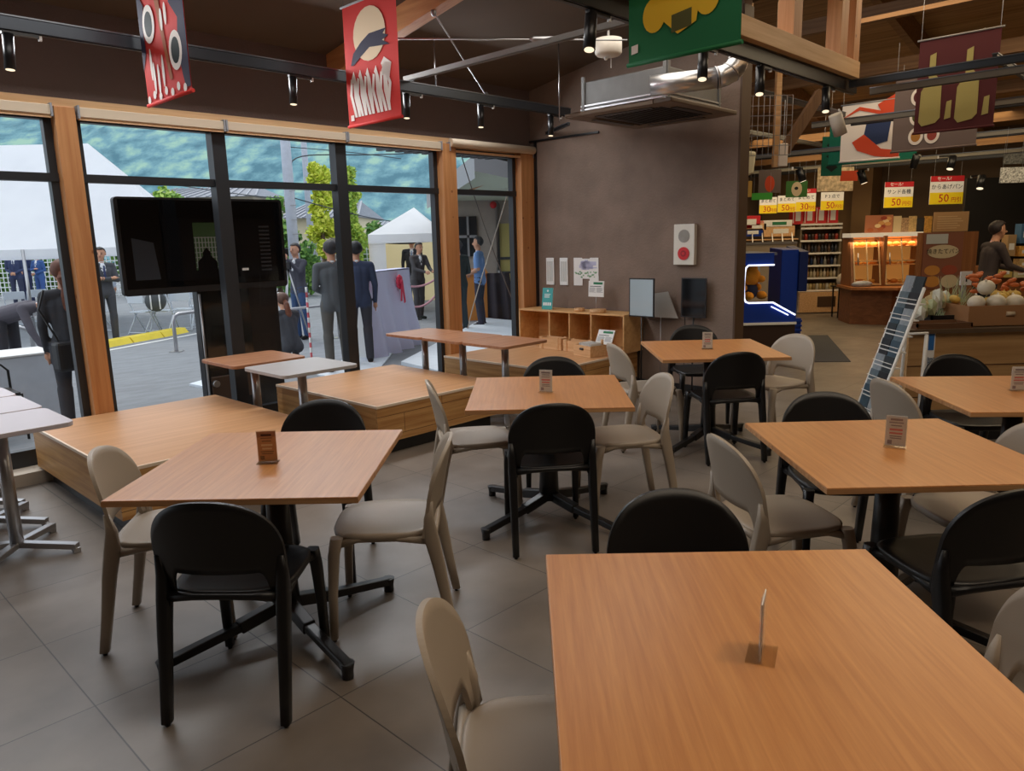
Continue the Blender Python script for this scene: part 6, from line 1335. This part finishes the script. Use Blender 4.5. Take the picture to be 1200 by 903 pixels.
tree('dark green round tree behind the utility pole', 324, 26, .2, 3.1, .9, GN, 3000, .1, seed=6, shape_='round')
tree('green bush right of the utility pole behind the hedge line', 352, 25, -.1, 1.6, .8, GN, 2200, .1, seed=7, shape_='round')
tree('green tree top peeking above the television, left', 152, 27, 1.5, 4.1, .6, GN, 2200, .11, seed=8, shape_='round')
tree('light green tree top above the television, right of the first', 190, 28, 1.5, 3.7, 1.3, [(150, 186, 80), (110, 150, 60), (176, 200, 100)], 3000, .11, seed=9, shape_='round')
tree('green bushes seen at the left of the small tent', 432, 28, -.1, 2.2, .9, GN, 2200, .11, seed=10, shape_='round')
for k in range(5): tree('trimmed green hedge bush in the row behind the far fence', -10+54*k, 29.5, .1, 1.5, .85, GN, 1500, .1, False, 20+k, 'round')
for o_ in list(COL.objects):
    if o_.name.startswith('tree') and o_.get('label', '').startswith('trimmed'): o_['group'] = 'hedge bushes behind the far fence'
def house(lab, x0, x1, ye, yr, Y, wall, roof, wins=()):
    a = dep(x0, ye, Y); b = dep(x1, ye, Y); zr = dep((x0+x1)/2, yr, Y).z; t = thing('house', lab, 'house', ((a.x+b.x)/2, Y, OG)); w = (b.x-a.x)/2; ze = a.z-OG; zr -= OG
    mb = MB(); mb.box(-w*.9, w*.9, .6, 7, 0, ze); obj('walls', mb, mat('house_wall_%d' % wall[0], srgb(*wall), .8), t)
    mb = MB(); mb.add([(-w, 0, ze), (w, 0, ze), (w*.7, 4, zr), (-w*.7, 4, zr), (-w, 8, ze), (w, 8, ze)], [(0, 1, 2, 3), (5, 4, 3, 2), (1, 5, 2), (4, 0, 3), (0, 4, 5, 1)]); rf = obj('roof', mb, mat('roof_grey', srgb(126, 130, 140), .6, var=.12, vscale=3, stretch=(6, 1, 1)), t)
    mb = MB()
    for k in range(14): f0 = -1+2*k/13; mb.bar((w*f0, -.01, ze+.03), (w*.7*f0, 4, zr+.03), .09, .05)
    obj('roof_tiles', mb, mat('roof_ridge', srgb(150, 154, 162), .6), rf)
    for k, (u0, u1, h0, h1) in enumerate(wins): mb = MB(); mb.box(w*u0, w*u1, .55, .6, ze*h0, ze*h1); q = obj('window', mb, mat('house_window', srgb(120, 110, 104), .3), t); mb = MB(); mb.box(w*(u0+u1)/2-.03, w*(u0+u1)/2+.03, .53, .55, ze*h0, ze*h1); mb.box(w*u0, w*u1, .53, .55, ze*(h0+h1)/2-.02, ze*(h0+h1)/2+.02); obj('window_bar', mb, M_GREY, q)
house('grey-roofed house above the television', 150, 300, 233, 214, 42, (190, 180, 160), 0, ((-.5, -.2, .3, .7),))
house('cream house with grey tiled roof behind the utility pole', 326, 420, 256, 232, 36, (214, 202, 170), 0, ((-.3, .0, .3, .85), (.2, .6, .3, .8)))
house('pale low building behind the small tent at the left', 395, 470, 267, 258, 60, (170, 186, 200), 0)
def pole(lab, x, Y, r, ztop, xf=None):
    t = thing('utility_pole', lab, 'pole', (ox(x, Y), Y, OG)); mb = MB(); mb.tube([(0, 0, 0), (0, 0, ztop*.5), (0, 0, ztop)], [r, r*.9, r*.7], 14); obj('concrete_shaft', mb, mat('pole_grey', srgb(178, 184, 196), .8, var=.06), t)
    mb = MB(); mb.box(-.5, .5, -.04, .04, ztop-1.2, ztop-1.1); mb.box(-.35, .35, -.04, .04, ztop-2.1, ztop-2.0); obj('cross_arm', mb, M_GREY, t)
    mb = MB()
    for k in range(4): mb.tube([(.05, -r, 2+.4*k), (.22, -r, 2+.4*k)], .012, 6)
    obj('climbing_steps', mb, M_GREY, t)
pole('concrete utility pole standing left of the cream house', 345, 22, .16, 7.5)
pole('slimmer far utility pole behind the yellow-green tree', 366, 33, .14, 10)
pole('thin far lamp pole above the television', 176, 45, .07, 5)
M_WIRE = mat('cable_black', srgb(50, 56, 62), .6)
wire('power cable arching from the pole towards the upper right', [dep(340, 198, 22), dep(338, 168, 22), dep(392, 190, 24), dep(520, 176, 26)], .018, M_WIRE, 'power_cable', 'cable')
wire('power cable crossing left above the television', [dep(330, 232, 22), dep(280, 230, 23), dep(180, 212, 24), dep(80, 196, 26)], .015, M_WIRE, 'power_cable', 'cable')
wire('lower power cable to the right of the utility pole', [dep(345, 232, 22), dep(400, 248, 23), dep(450, 262, 25), dep(500, 262, 26)], .015, M_WIRE, 'power_cable', 'cable')
wire('faint upper power cable across the right panes', [dep(335, 172, 22), dep(420, 178, 24), dep(470, 186, 26)], .012, M_WIRE, 'power_cable', 'cable')
# hill
def hill_mat():
    m = bpy.data.materials.new('forest_hill'); m.use_nodes = True; nt = m.node_tree; N = nt.nodes; L = nt.links; b = N['Principled BSDF']; b.inputs['Roughness'].default_value = 1; b.inputs['Specular IOR Level'].default_value = 0
    tc = N.new('ShaderNodeTexCoord'); v = N.new('ShaderNodeTexVoronoi'); v.inputs['Scale'].default_value = .3; mp = N.new('ShaderNodeMapping'); mp.inputs['Scale'].default_value = (1, .2, 1.5); L.new(tc.outputs['Object'], mp.inputs['Vector']); L.new(mp.outputs[0], v.inputs['Vector'])
    n = N.new('ShaderNodeTexNoise'); n.inputs['Scale'].default_value = .17; n.inputs['Detail'].default_value = 8; L.new(mp.outputs[0], n.inputs['Vector'])
    n.inputs['Roughness'].default_value = .7
    mx = N.new('ShaderNodeMath'); mx.operation = 'MULTIPLY_ADD'; mx.inputs[1].default_value = .35; L.new(v.outputs['Distance'], mx.inputs[0]); 
    s = N.new('ShaderNodeMath'); s.operation = 'MULTIPLY_ADD'; L.new(v.outputs['Distance'], s.inputs[0]); s.inputs[1].default_value = -.3; L.new(n.outputs['Fac'], s.inputs[2])
    r = N.new('ShaderNodeValToRGB'); e = r.color_ramp.elements; e[0].position = .2; e[0].color = srgb(86, 122, 134); e[1].position = .5; e[1].color = srgb(152, 184, 166)  # distance haze is mixed into these forest colours
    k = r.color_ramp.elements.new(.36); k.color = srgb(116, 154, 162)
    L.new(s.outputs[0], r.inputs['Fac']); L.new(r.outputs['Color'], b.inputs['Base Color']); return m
from mathutils import noise
def hz(a, b):
    x = -330+620*a; y = 120+230*b
    h = 112*(b**.75)*(.82+.25*noise.noise(Vector((x*.006, 1.3, .2))))+9*noise.noise(Vector((x*.02, y*.02, 0)))*b+4*noise.noise(Vector((x*.07, y*.07, 3)))*min(1, b*4)
    h += (1.6*noise.noise(Vector((x*.3, y*.3, 8))))*min(1, b*4); return (x, y, OG-1+h)
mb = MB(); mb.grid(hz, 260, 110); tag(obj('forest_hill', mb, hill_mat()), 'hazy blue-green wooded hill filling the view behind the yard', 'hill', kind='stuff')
# neighbouring wing at the right
Yb = 17.6; t = thing('station_building', 'grey rendered building wing with overhanging roof outside the narrow right window', 'building', (ox(570, Yb), Yb, OG)); o = t.location
L0 = lambda x, y, Y: dep(x, y, Y)-o
mb = MB(); a = L0(530, 240, Yb); b = L0(680, 240, Yb); mb.box(a.x, b.x, 0, 3, 0, dep(560, 232, Yb).z-OG); obj('rendered_wall', mb, mat('render_grey', srgb(176, 166, 156), .8, var=.05), t)
mb = MB(); mb.add([L0(500, 236, 18), L0(556, 195, 11.5), L0(640, 212, 11.5), L0(640, 236, 18)], [(0, 1, 2, 3)]); obj('soffit', mb, mat('soffit_green', srgb(186, 196, 176), .7), t)
mb = MB(); q = [L0(500, 236, 18), L0(556, 195, 11.5)]; z = Vector((0, 0, .17)); mb.add([q[0]-z, q[1]-z, q[1]+z, q[0]+z], [(0, 1, 2, 3)]); mb.add([q[0]+z, q[1]+z, L0(640, 200, 11.5)+z, L0(640, 226, 18)+z], [(0, 1, 2, 3)]); q = [L0(556, 195, 11.5), L0(640, 212, 11.5)]; mb.add([q[0]-z*.4, q[1]-z*.4, q[1]+z, q[0]+z], [(0, 1, 2, 3)]); obj('roof_edge', mb, mat('fascia_grey', srgb(150, 152, 156), .6), t)
mb = MB(); mb.bar(L0(545, 223, 15.0), L0(600, 204, 12.2), .25, .12); obj('timber_soffit_beam', mb, wood('soffit_wood', srgb(160, 110, 70), srgb(190, 138, 92), 'X', .6), t)
a = L0(534, 254, Yb); b = L0(560, 300, Yb); mb = MB(); mb.box(a.x, b.x, -.06, .02, b.z, a.z); wn = obj('dark_window', mb, mat('wing_window', srgb(40, 46, 50), .15), t); mb = MB(); mb.box(a.x+.25, a.x+.3, -.09, -.06, b.z, a.z); mb.box(a.x, b.x, -.09, -.06, (a.z+b.z)/2-.03, (a.z+b.z)/2+.03); obj('window_bar', mb, M_GREY, wn)
a = L0(585, 262, Yb); b = L0(603, 345, Yb); mb = MB(); mb.box(a.x, b.x, -.06, .02, b.z, a.z); wn = obj('tall_window', mb, mat('wing_window_yellow', srgb(200, 190, 120), .3), t); mb = MB(); mb.box(a.x, b.x, -.09, -.06, (a.z+b.z)/2, (a.z+b.z)/2+.06); mb.box(a.x, b.x, -.09, -.06, b.z+.5, b.z+.55); mb.box(a.x-.05, a.x, -.09, -.06, b.z, a.z); obj('window_bar', mb, mat('bar_dark', srgb(60, 66, 70), .5), wn)
mb = MB(); p = [L0(534, 231, Yb-.15), L0(578, 233, Yb-.15), L0(583, 240, Yb-.15), L0(583, 352, Yb-.15)]; mb.tube(p, .06, 10); obj('downpipe', mb, mat('pipe_grey', srgb(150, 144, 140), .5), t)
mb = MB(); mb.ball(L0(578, 240, Yb-.2), .08, 10); obj('red_lamp', mb, M_RED, t)
# speaker, lectern and dark cloth near the wing
X = ox(545, 15); t = thing('wooden_lectern', 'orange-brown wooden lectern behind the man in the blue vest', 'lectern', (ox(553, 16.2), 16.2, OG), .2); mb = MB(); mb.prismX([(-.2, 0), (.2, 0), (.16, 1.0), (-.16, 1.0)], -.28, .28); obj('body', mb, mat('lectern_orange', srgb(206, 132, 60), .5), t); mb = MB(); mb.bar((0, -.22, .98), (0, .22, 1.08), .62, .03); obj('top', mb, MATS['lectern_orange'], t)
t = thing('black_cloth_stand', 'dark cloth hanging on a stand right of the man in the blue vest', 'cloth', (ox(584, 16.0), 16.0, OG), 0); mb = MB(); mb.grid(lambda a, b: (-.26+.6*a-.12*b*a, .05*sin(a*14), .0+1.0*b), 16, 6); obj('cloth', mb, mat('cloth_dark', srgb(58, 52, 58), .8), t); mb = MB(); mb.tube([(0, .08, 0), (0, .08, 1.05)], .015, 8); obj('stand', mb, M_STEEL, t)
# hanging bracing wires outside/inside the narrow pane
wire('bracing wire crossing the narrow window from the upper right', [Zs(604, 190, 6.1), Zs(588, 260, 6.1), Zs(560, 330, 6.1), Zs(548, 385, 6.1)], .006, mat('wire_pale', srgb(190, 186, 176), .5), 'bracing_wire', 'wire')
wire('bracing wire crossing the narrow window from the upper left', [Zs(540, 180, 6.12), Zs(556, 232, 6.12), Zs(575, 290, 6.12), Zs(606, 365, 6.12)], .006, mat('wire_dark', srgb(110, 106, 104), .5), 'bracing_wire', 'wire')
t = thing('awning', 'dark slatted canopy edge outside at the top of the narrow window', 'awning', UV(5.9, 6.6, 2.42), YAW); mb = MB(); mb.box(-.7, 1.2, 0, .5, .22, .3); obj('canopy_slab', mb, M_ALU, t)
mb = MB()
for k in range(14): mb.box(-.68+.13*k, -.62+.13*k, 0, .45, .13, .22)
mb.box(-.7, 1.2, -.02, .02, .1, .16); obj('slats', mb, M_ALU, t)

# ------------------------------------------------------------------ light
def area(name, P, sx, sy2, power, col=(1, 1, 1), rz=YAW, rot=(0, 0)):
    l = bpy.data.lights.new(name, 'AREA'); l.shape = 'RECTANGLE'; l.size = sx; l.size_y = sy2; l.energy = power; l.color = col
    o = bpy.data.objects.new(name, l); COL.objects.link(o); o.location = P; o.rotation_euler = (rot[0], rot[1], rz); return o
w = bpy.data.worlds.new('sky'); SC.world = w; w.use_nodes = True; nt = w.node_tree; bg = nt.nodes['Background']
tc = nt.nodes.new('ShaderNodeTexCoord'); gr = nt.nodes.new('ShaderNodeSeparateXYZ'); rp = nt.nodes.new('ShaderNodeValToRGB')
nt.links.new(tc.outputs['Generated'], gr.inputs[0]); nt.links.new(gr.outputs['Z'], rp.inputs['Fac']); nt.links.new(rp.outputs['Color'], bg.inputs['Color'])
rp.color_ramp.elements[0].position = 0; rp.color_ramp.elements[0].color = (.8, .88, .96, 1); rp.color_ramp.elements[1].position = .6; rp.color_ramp.elements[1].color = (.84, .91, 1, 1)
bg.inputs['Strength'].default_value = 1.35
s = bpy.data.lights.new('sun', 'SUN'); s.energy = 1.1; s.angle = radians(25); s.color = (1, .97, .92); so = bpy.data.objects.new('sun', s); COL.objects.link(so); so.rotation_euler = (radians(-28), radians(-22), 0)
area('ceiling_fill_a', UV(1.5, 3.6, 3.3), 2.5, 1.5, 26, (1, .95, .9))  # unseen soft panel, added to lift the room's brightness
area('window_side_fill', UV(2.9, 5.5, 2.95), 5.5, .25, 74, (.95, .97, 1), YAW, (radians(-42), 0))  # added strip without a fixture, imitates daylight from the window side
area('ceiling_fill_b', UV(4.9, 3.3, 3.35), 2.0, 1.2, 20, (1, .93, .84))  # another added panel, brightens the end towards the brown wall
area('hall_fill_a', UV(2.5, -.5, 4.7), 4, 3, 95, (1, .84, .66))  # these hall lights are added fill, standing for unseen general shop lighting
area('hall_fill_b', UV(8.5, 2.0, 3.9), 3, 3, 75, (1, .78, .5))
area('hall_fill_c', UV(12.8, 4.6, 3.2), 3, 4, 90, (1, .75, .42))
area('hall_fill_d', UV(10.5, -.5, 3.6), 3, 3, 60, (1, .80, .52))
def spotl(P, T, power, ang=50, col=(1, .75, .5), blend=.8, r=.05):
    l = bpy.data.lights.new('track_spot', 'SPOT'); l.energy = power; l.spot_size = radians(ang); l.spot_blend = blend; l.color = col; l.shadow_soft_size = r
    o = bpy.data.objects.new('track_spot', l); COL.objects.link(o); o.location = P; o.rotation_euler = (Vector(T)-Vector(P)).to_track_quat('-Z', 'Y').to_euler(); return o
spotl((1.62, 1.1, 2.7), (.62, 1.35, .72), 30, 52, r=.012)
spotl((2.6, 2.1, 2.7), (1.55, 2.8, .72), 26, 52, r=.015)
spotl((3.2, 3.3, 2.7), (2.6, 3.7, .72), 18, 55)
spotl((2.4, 5.6, 2.7), (1.5, 5.4, .72), 14, 50)
a, b, c, d = rect(1000, 276, 1075, 372, 12.6)
area('display_glow', ((a+b)/2, 12.75, 1.35), 1.2, .25, 6, (1, .66, .34), 0)
SC.view_settings.view_transform = 'Standard'; SC.view_settings.look = 'None'; SC.view_settings.exposure = 0.0; SC.view_settings.gamma = 1.0
